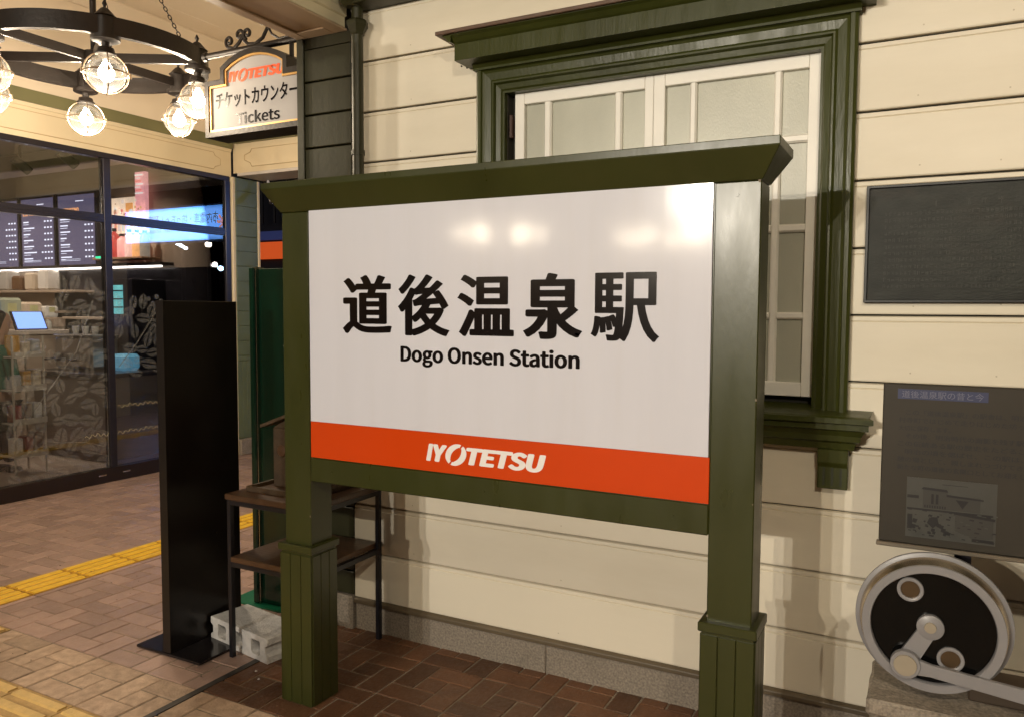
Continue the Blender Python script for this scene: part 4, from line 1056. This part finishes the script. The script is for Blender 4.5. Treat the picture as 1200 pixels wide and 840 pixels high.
# blue banner that mirrors in the glass
bn = thing('blue_tram_banner', 'lit blue tram stop banner above the far side, mirrored in the cafe glass', 'banner', (-1.2, 9, 2.8))
bx('banner_box', M_frame_dark, bn, -2.30, .45, 9.012, 9.12, 2.50, 3.10)
bx('banner_face', mat('banner_blue', (.05, .1, .2), .4, emit=(.14, .42, 1.0), estr=2.0, var=.03), bn, -2.26, .41, 9.003, 9.0115, 2.53, 3.07)
dk = mat('banner_print', (.004, .006, .02), .5, var=0)
text('tram_lettering', '市内電車・坊っちゃん列車 のりば', -2.0, .10, 2.79, 2.97, 9.001, dk, bn, bold=.015)
text('tram_lettering', 'Tram, Botchan Train', -1.6, -.4, 2.66, 2.75, 9.001, dk, bn)
star = MB()
for k in range(4):
    a = k*pi/4; d = Vector((cos(a), sin(a))); s = Vector((-d.y, d.x))
    c0 = Vector((-2.12, 2.80)); vs = [c0-d*.15-s*.022, c0+d*.15-s*.022, c0+d*.15+s*.022, c0-d*.15+s*.022]
    star.add([(p.x, 9.0005-.0004*k, p.y) for p in vs], [(0, 1, 2, 3)])
star.build('orange_star', emis('star_orange', (1, .16, .03), 3.6), bn)
for x in (-2.2, .35): MB().tube([(x, 9.07, 0), (x, 9.07, 2.5)], .05, 10).build('banner_post', M_iron, bn)
ld = bpy.data.lights.new('banner_glow', 'AREA'); ld.shape = 'RECTANGLE'; ld.size = 2.4; ld.size_y = .5; ld.energy = 190; ld.color = (.35, .6, 1)
lo = bpy.data.objects.new('banner_glow', ld); C.objects.link(lo); lo.parent = bn; lo.location = (.3, -.05, 0); lo.rotation_euler = (radians(90), 0, radians(0))

LAMPS = ((1.82, 2.66), (2.77, 2.90), (3.71, 2.50), (4.06, 2.44))
# distant street lamps mirrored in the glass
for i, (x, y, z, cc, e, lb) in enumerate([(LAMPS[0][0], 11.5, LAMPS[0][1], (.75, .85, 1), 30, 'white tube lamp on a post beyond the passage'), (LAMPS[1][0], 13, LAMPS[1][1], (1, .85, .7), 50, 'warm round street lamp highest beyond the passage'), (LAMPS[2][0], 14, LAMPS[2][1], (1, .85, .8), 60, 'warm white round street lamp beyond the passage'), (LAMPS[3][0], 14.5, LAMPS[3][1], (.4, .6, 1), 60, 'bluish round street lamp beyond the passage')]):
    t = thing('street_lamp', lb, 'street lamp', (x, y, 0))
    MB().tube([(x, y, 0), (x, y, z-.05)], .04, 8).build('lamp_post', M_iron, t)
    if i == 0: MB().tube([(x-.22, y-.1, z+.0), (x+.12, y-.1, z+.14)], .03, 8).build('lamp_tube', emis('lamp_e%d' % i, cc, e), t)
    else: MB().lathe([(.07*sin(pi*k/8), z+.07*cos(pi*k/8)) for k in range(9)], (x, y, 0), 12).build('lamp_globe', emis('lamp_e%d' % i, cc, e), t, smooth=True)

# ------------------------------------------------------------------ black board on base plate
bb = thing('black_notice_stand', 'tall plain black board standing upright on a flat black base plate', 'notice board', (-2.75, 2.3, 0))
bx('base_plate', M_plate, bb, -2.952, -2.568, 2.172, 2.60, .001, .012, bevel=.002)
bx('board', M_board_black, bb, -2.786, -2.7475, 2.1805, 2.565, .0125, 1.4735, bevel=.002)
bx('front_edge', M_board_edge, bb, -2.789, -2.7445, 2.1775, 2.1805, .0125, 1.4745)
for zz in (.46, .40): MB().lathe([(.003, 0), (.003, .002)], (-2.7475, 2.43, zz), 8, 'X').build('screw', M_chrome, bb)

# green panel on plate
gs = thing('green_panel_stand', 'glossy dark green panel with a bright metal edge standing behind the black board', 'panel', (-2.75, 2.82, 0))
bx('base_plate', M_green_plate, gs, -3.02, -2.585, 2.745, 3.02, .001, .008)
bx('panel', M_green_panel, gs, -2.842, -2.585, 2.79, 2.83, .0085, 1.632, bevel=.002)
bx('edge_frame', M_green_panel, gs, -2.882, -2.849, 2.765, 2.845, .0085, 1.640, bevel=.006)
bx('metal_edge', M_chrome, gs, -2.8485, -2.8425, 2.775, 2.84, .0085, 1.636)

# ------------------------------------------------------------------ shelf rack with things
sr = thing('shelf_rack', 'small two tier rack of dark wood boards on a black steel frame', 'shelf', (-2.3, 2.5, 0))
SX0, SX1, SY0, SY1 = -2.528, -2.083, 2.29, 2.742
for x, y in ((SX0, SY0), (SX1-.02, SY0), (SX0, SY1-.02), (SX1-.02, SY1-.02)):
    bx('leg', M_steel_black, sr, x, x+.02, y, y+.02, 0, .663, bevel=.0015)
for z in (.663, .405):
    for a, b, c, d in ((SX0+.0205, SX1-.0205, SY0+.001, SY0+.019), (SX0+.0205, SX1-.0205, SY1-.019, SY1-.001)):
        bx('rail', M_steel_black, sr, a, b, c, d, z-.02, z-.0005)
    for a, b in ((SX0+.001, SX0+.019), (SX1-.019, SX1-.001)): bx('rail', M_steel_black, sr, a, b, SY0+.0205, SY1-.0205, z-.02, z-.0005)
bx('top_board', M_wood, sr, SX0-.006, SX1+.004, SY0-.006, SY1+.002, .6635, .688, bevel=.003)
bx('lower_board', M_wood, sr, SX0+.0205, SX1-.0205, SY0-.004, SY1-.001, .4055, .428, bevel=.003)
ty = thing('wooden_tray', 'shallow dark wooden tray lying on the top shelf board', 'tray', (-2.35, 2.5, .688))
bx('tray_base', M_wood, ty, -2.47, -2.17, 2.37, 2.66, .6885, .697)
for a in ((-2.47, -2.16, 2.355, 2.3695), (-2.47, -2.16, 2.6605, 2.675)): bx('tray_rim', M_wood_old, ty, *a, .6885, .712, bevel=.002)
for a in ((-2.485, -2.4705, 2.355, 2.675), (-2.1595, -2.145, 2.355, 2.675)): bx('tray_rim', M_wood_old, ty, *a, .6885, .712, bevel=.002)
bh = thing('wooden_lantern_box', 'small rustic wooden house box with a pitched roof standing in the tray', 'wooden box', (-2.36, 2.52, .7))
bx('box_body', M_wood_old, bh, -2.435, -2.25, 2.46, 2.60, .6975, .945, bevel=.003)
for s in (-1, 1):
    MB().prism([(-2.3425, .995), (-2.3425, 1.008), (-2.3425+s*.135, .958), (-2.3425+s*.135, .945)], 'Y', 2.43, 2.63).build('roof_board', M_wood_old, bh)
MB().prism([(-2.435, .9455), (-2.25, .9455), (-2.3425, .994)], 'Y', 2.465, 2.595).build('gable', M_wood_old, bh)
MB().lathe([(.0, -.006), (.022, -.004), (.026, 0)], (-2.385, 2.459, .85), 12, 'Y').build('knob', M_wood, bh)
# concrete block, turned slightly
cb = thing('concrete_block', 'pale hollow concrete block lying on the bricks beneath the rack', 'concrete block', (-2.725, 2.375, 0))
def cblock():
    L, D, H = .405, .185, .105
    t = -.165; d = Vector((cos(t), sin(t))); s = Vector((-d.y, d.x)); o0 = Vector((-2.735, 2.378))
    def W(u, v): p = o0+d*u+s*v; return (p.x, p.y)
    # outline of the cross-section (u,z): ends hollowed
    out = [(0, 0), (L, 0), (L, H*.28), (L-.016, H*.36), (L-.016, H*.64), (L, H*.72), (L, H), (0, H), (0, H*.72), (.016, H*.64), (.016, H*.36), (0, H*.28)]
    holes = []
    for c in (.082, .2025, .323):
        w_, h_ = .030, .030
        holes.append([(c-w_, H/2-h_+.006), (c-w_+.006, H/2-h_), (c+w_-.006, H/2-h_), (c+w_, H/2-h_+.006), (c+w_, H/2+h_-.006), (c+w_-.006, H/2+h_), (c-w_+.006, H/2+h_), (c-w_, H/2+h_-.006)])
    bm = bmesh.new()
    def lp(pts, v):
        vs = []
        for (u, z) in pts:
            p = W(u, v); vs.append(bm.verts.new((p[0], p[1], z)))
        return vs
    allf = []
    fr, bk = [], []
    for pts in [out]+holes:
        a = lp(pts, 0); b = lp(pts, D); fr.append(a); bk.append(b)
        for i in range(len(a)): bm.faces.new((a[i], a[(i+1) % len(a)], b[(i+1) % len(b)], b[i]))
    for grp in (fr, bk):
        es = []
        for lpv in grp:
            for i in range(len(lpv)):
                e = bm.edges.get((lpv[i], lpv[(i+1) % len(lpv)])); es.append(e)
        bmesh.ops.triangle_fill(bm, edges=es, use_beauty=True)
    bmesh.ops.recalc_face_normals(bm, faces=bm.faces)
    me = bpy.data.meshes.new('block_body'); 
    for v in bm.verts: v.co -= cb.location
    bm.to_mesh(me); bm.free(); me.materials.append(M_concrete)
    o = bpy.data.objects.new('block_body', me); C.objects.link(o); o.parent = cb
    bv = o.modifiers.new('bevel', 'BEVEL'); bv.width = .003; bv.segments = 2; bv.limit_method = 'ANGLE'; bv.angle_limit = radians(40)
    # tiny mortar chips beside it
    return W
W = cblock()
for i, (x, y, s) in enumerate(((-2.33, 2.245, .006), (-2.27, 2.20, .005), (-2.19, 2.33, .004))):
    p = MB().lathe([(0, 0), (s, .001), (s*.7, s*.7), (0, s)], (x, y, 0.001), 6).build('mortar_chip', M_concrete, None)
    tag(p, ['larger white crumb on the bricks just in front of the concrete block', 'white crumb on the bricks midway between concrete block and left post', 'smallest white crumb on the bricks beside the left post'][i], 'crumb', 'white crumbs on the bricks')

# ------------------------------------------------------------------ bronze plaque on wall
pq = thing('wall_plaque', 'black cast metal plaque with worn raised lettering on the cream siding', 'plaque', (.2, 2.76, 1.65))
bx('plaque_plate', M_bronze, pq, -.180, .72, 2.765, 2.7785, 1.480, 1.831)
frame_prism([(-.189, 1.472), (-.189, 1.839), (.729, 1.839), (.729, 1.472)], [(-.180, 1.481), (-.180, 1.830), (.720, 1.830), (.720, 1.481)], 2.757, 2.779).build('plaque_rim', M_bronze_rim, pq, bevel=.0015)

rpq = random.Random(4); lt_ = MB()
for row in range(13):
    z = 1.775-.0205*row if row else 1.787
    h = .011 if row else .019; x = -.135 if row else .0
    while x < (.62 if row else .52):
        for q in range(rpq.choice((3, 4, 5))):
            yj = 2.7638+rpq.random()*.0008
            if rpq.random() < .5:
                zz = z-h*rpq.random()*.9; lt_.box(x, x+h*.75, yj, 2.7649, zz, zz+.0012)
            else:
                xx = x+h*.75*rpq.random(); lt_.box(xx, xx+.0013, yj, 2.7649, z-h, z-h*rpq.random()*.3)
        x += h*1.08 if row else h*2.2
    if row in (4, 9): continue
o_p = lt_.build('raised_lettering', mat('worn_raised_letter', (.030, .031, .026), .5, var=.5, vscale=20, spec=.3), pq); o_p['kind'] = 'stuff'

# ------------------------------------------------------------------ info panel
ip = thing('history_panel', 'grey brown printed history panel about the station standing before the wall', 'information panel', (.2, 2.42, .8))
IX0, IX1, IZ0, IZ1, IY = -.106, .60, .798, 1.250, 2.400
bx('panel', M_info, ip, IX0, IX1, IY, IY+.012, IZ0+.012, IZ1, bevel=.003)
bx('bottom_lip', mat('lip_steel', (.22, .19, .15), .35, metal=.6), ip, IX0-.006, IX1+.006, IY-.006, IY+.016, IZ0, IZ0+.0115, bevel=.002)
bx('title_bar', M_info_blue, ip, -.070, .143, IY-.0012, IY-.0002, 1.209, 1.236)
text('title_print', '道後温泉駅の昔と今', -.060, .133, 1.2125, 1.2325, IY-.0018, M_info_title, ip, bold=.01)
lines = ['　この「道後温泉駅」の駅舎は、明治四十四年', '村寺町ではじめて走りはじめた坊っちゃん列', '大切に保存します。', '　その後、明治時代の面影を残す駅舎に改築',
         'この伝統ある駅の歴史をたどることとし、', '　明治の頃を偲ばせ、この駅は、人々の', '憩の場として、親しまれつづけてきたことを', '新たな町の道後の玄関口としてお迎えしています']
for i, s in enumerate(lines):
    z = 1.180-.0215*i
    if i == 2: text('body_print', s, -.066, .060, z-.0145, z, IY-.0008, M_info_text, ip, bold=(.022, .014))
    else: text('body_print', s.strip('　'), -.048 if s[0] == '　' else -.066, .30, z-.0145, z, IY-.0008, M_info_text, ip, bold=(.022, .014))
bx('photo_print', M_photo, ip, -.040, .172, IY-.0012, IY-.0002, .832, .996)
def ph(pts, m, d=.0016): MB().add([(a, IY-d, b) for a, b in pts], [tuple(range(len(pts)))]).build('photo_shape', m, ip)
def phb(x0, x1, z0, z1, m, d=.0016): ph([(x0, z0), (x1, z0), (x1, z1), (x0, z1)], m, d)
phb(.000, .058, .915, .968, M_photo_mid); phb(.058, .135, .915, .955, M_photo_mid)
ph([(-.004, .966), (.000, .972), (.056, .970), (.060, .963)], M_photo_dark, .0022)
ph([(.056, .957), (.142, .952), (.142, .948), (.056, .951)], M_photo_dark, .0022)
for x in (.020, .031): phb(x, x+.006, .928, .955, M_photo_dark, .0022)
ph([(.078, .945), (.108, .944), (.094, .922)], M_photo_dark, .0022)
phb(-.038, -.010, .940, .948, M_photo_dark, .0022); phb(-.038, .165, .908, .913, M_photo_dark, .0022)
r_ = random.Random(9)
for k in range(26):
    x = -.036+r_.random()*.10; z = .845+r_.random()*.05; s = .003+r_.random()*.007
    ph([(x, z), (x+s, z-s*.3), (x+s*1.4, z+s*.9), (x+s*.2, z+s*1.1)], M_photo_dark, .0019+.00004*k)
phb(-.036, -.024, .855, .895, M_photo_dark, .003)
ph([(.012, .875), (.026, .862), (.040, .875), (.036, .893), (.018, .892)], M_photo_dark, .0031)
ph([(.078, .862), (.078, .905), (.166, .898), (.166, .850), (.12, .845)], M_photo_mid, .0032)
ph([(.074, .906), (.078, .912), (.17, .904), (.17, .897)], M_photo_dark, .0034)
phb(.118, .168, .838, .846, M_photo_dark, .0034); phb(.045, .105, .982, .9835, M_photo_dark)
for k in range(60):
    x = -.036+r_.random()*.205; z = .836+r_.random()*.075; s_ = .0012+r_.random()*.004
    ph([(x, z), (x+s_*2.2, z-s_*.2), (x+s_*2.5, z+s_*.6), (x+s_*.2, z+s_*.8)], M_photo_dark if k % 3 else M_photo, .0036+.00002*k)
for k in range(9): phb(.004+.006*k, .007+.006*k, .917, .924, M_photo_dark, .0026)
for x in (.10, .50):
    bx('support_leg', M_frame_dark, ip, x-.02, x+.02, IY+.0165, IY+.05, .45, 1.1)

# ------------------------------------------------------------------ granite plinth and locomotive wheel
pl = thing('granite_plinth', 'rough hewn granite plinth under the locomotive wheel', 'plinth', (.3, 2.3, 0))
def rough_block(name, x0, x1, y0, y1, z0, z1, seed, parent, amp=.005):
    bm = bmesh.new(); bmesh.ops.create_cube(bm, size=1)
    for v in bm.verts:
        v.co = Vector((x0+(v.co.x+.5)*(x1-x0), y0+(v.co.y+.5)*(y1-y0), z0+(v.co.z+.5)*(z1-z0)))-parent.location
    bmesh.ops.bevel(bm, geom=list(bm.edges), offset=.008, segments=1, affect='EDGES')
    bmesh.ops.subdivide_edges(bm, edges=[e for e in bm.edges if e.calc_length() > .05], cuts=6, use_grid_fill=True)
    r = random.Random(seed)
    for v in bm.verts: v.co += Vector((r.uniform(-1, 1), r.uniform(-1, 1), r.uniform(-1, 1)))*amp*.5
    me = bpy.data.meshes.new(name); bm.to_mesh(me); bm.free(); me.materials.append(M_granite)
    o = bpy.data.objects.new(name, me); C.objects.link(o); o.parent = parent
    return o
rough_block('stone_cap', -.112, 1.0, 2.188, 2.46, .405, .447, 1, pl)
rough_block('stone_body', -.105, 1.0, 2.195, 2.455, 0, .4045, 2, pl)
bx('timber_bearer', mat('bearer_brown', (.06, .04, .025), .6), pl, .12, 1.0, 2.30, 2.40, .448, .50, bevel=.004)

wh = thing('locomotive_wheel', 'black and grey steam locomotive wheel with a connecting rod', 'wheel', (.032, 2.28, .635))
WC = (.032, 0, .636)
def wl(prof, cx, cz, n=64): return MB().lathe(prof, (cx, 0, cz), n, 'Y', closed=True)
wl([(.150, 2.312), (.1835, 2.312), (.1845, 2.306), (.1835, 2.300), (.172, 2.296), (.150, 2.296)], WC[0], WC[2], 96).build('flange', M_wheel_paint, wh, smooth=True)
wl([(.150, 2.2955), (.1735, 2.2955), (.1655, 2.254), (.150, 2.254)], WC[0], WC[2], 96).build('tread', M_tread, wh, smooth=True)
wl([(.143, 2.266), (.1652, 2.2535), (.1640, 2.248), (.145, 2.248), (.143, 2.251)], WC[0], WC[2], 96).build('rim_face', M_wheel_paint, wh, smooth=True)
wl([(.0001, 2.2955), (.1495, 2.2955), (.1495, 2.272), (.1425, 2.2650), (.0001, 2.2650)], WC[0], WC[2], 96).build('disc', M_wheel_black, wh, smooth=True)
for (x, z) in ((-.021, .728), (.076, .562)):
    wl([(.0225, 2.2648), (.0225, 2.2585), (.0245, 2.257), (.0300, 2.257), (.0315, 2.2585), (.0315, 2.2648)], x, z, 32).build('hole_ring', M_wheel_paint, wh, smooth=True)
    wl([(.0001, 2.2645), (.0222, 2.2645), (.0222, 2.2638), (.0001, 2.2638)], x, z, 32).build('hole_recess', mat('hole_brown', (.10, .065, .035), .3, metal=.5), wh)
HX, HZ, KX, KZ = .028, .639, -.026, .538
wl([(.0001, 2.2645), (.032, 2.2645), (.032, 2.2515), (.030, 2.250), (.0001, 2.250)], HX, HZ, 32).build('hub_boss', M_wheel_paint, wh, smooth=True)
wl([(.0001, 2.2498), (.0145, 2.2498), (.0135, 2.2465), (.0001, 2.2465)], HX, HZ, 24).build('axle_cap', M_pin, wh, smooth=True)
d = Vector((KX-HX, KZ-HZ)).normalized(); s = Vector((-d.y, d.x))
A, B = Vector((HX, HZ)), Vector((KX, KZ))
MB().prism([tuple(A+s*.020), tuple(B+s*.024), tuple(B-s*.024), tuple(A-s*.020)], 'Y', 2.2515, 2.2645).build('crank_web', M_wheel_paint, wh)
rod = Vector((.80, .455)); 
d = (rod-B).normalized(); s = Vector((-d.y, d.x))
MB().prism([tuple(B+d*.03+s*.020), tuple(B+d*.06+s*.0155), tuple(rod+s*.024), tuple(rod-s*.024), tuple(B+d*.06-s*.0155), tuple(B+d*.03-s*.020)], 'Y', 2.2335, 2.2480).build('connecting_rod', M_wheel_paint, wh, bevel=.0015)
wl([(.0001, 2.2500), (.0355, 2.2500), (.0355, 2.2310), (.034, 2.2295), (.0001, 2.2295)], KX, KZ, 40).build('rod_end', M_wheel_paint, wh, smooth=True)
wl([(.0001, 2.2293), (.0275, 2.2293), (.0265, 2.2255), (.0001, 2.2255)], KX, KZ, 40).build('crank_pin_cap', M_pin, wh, smooth=True)
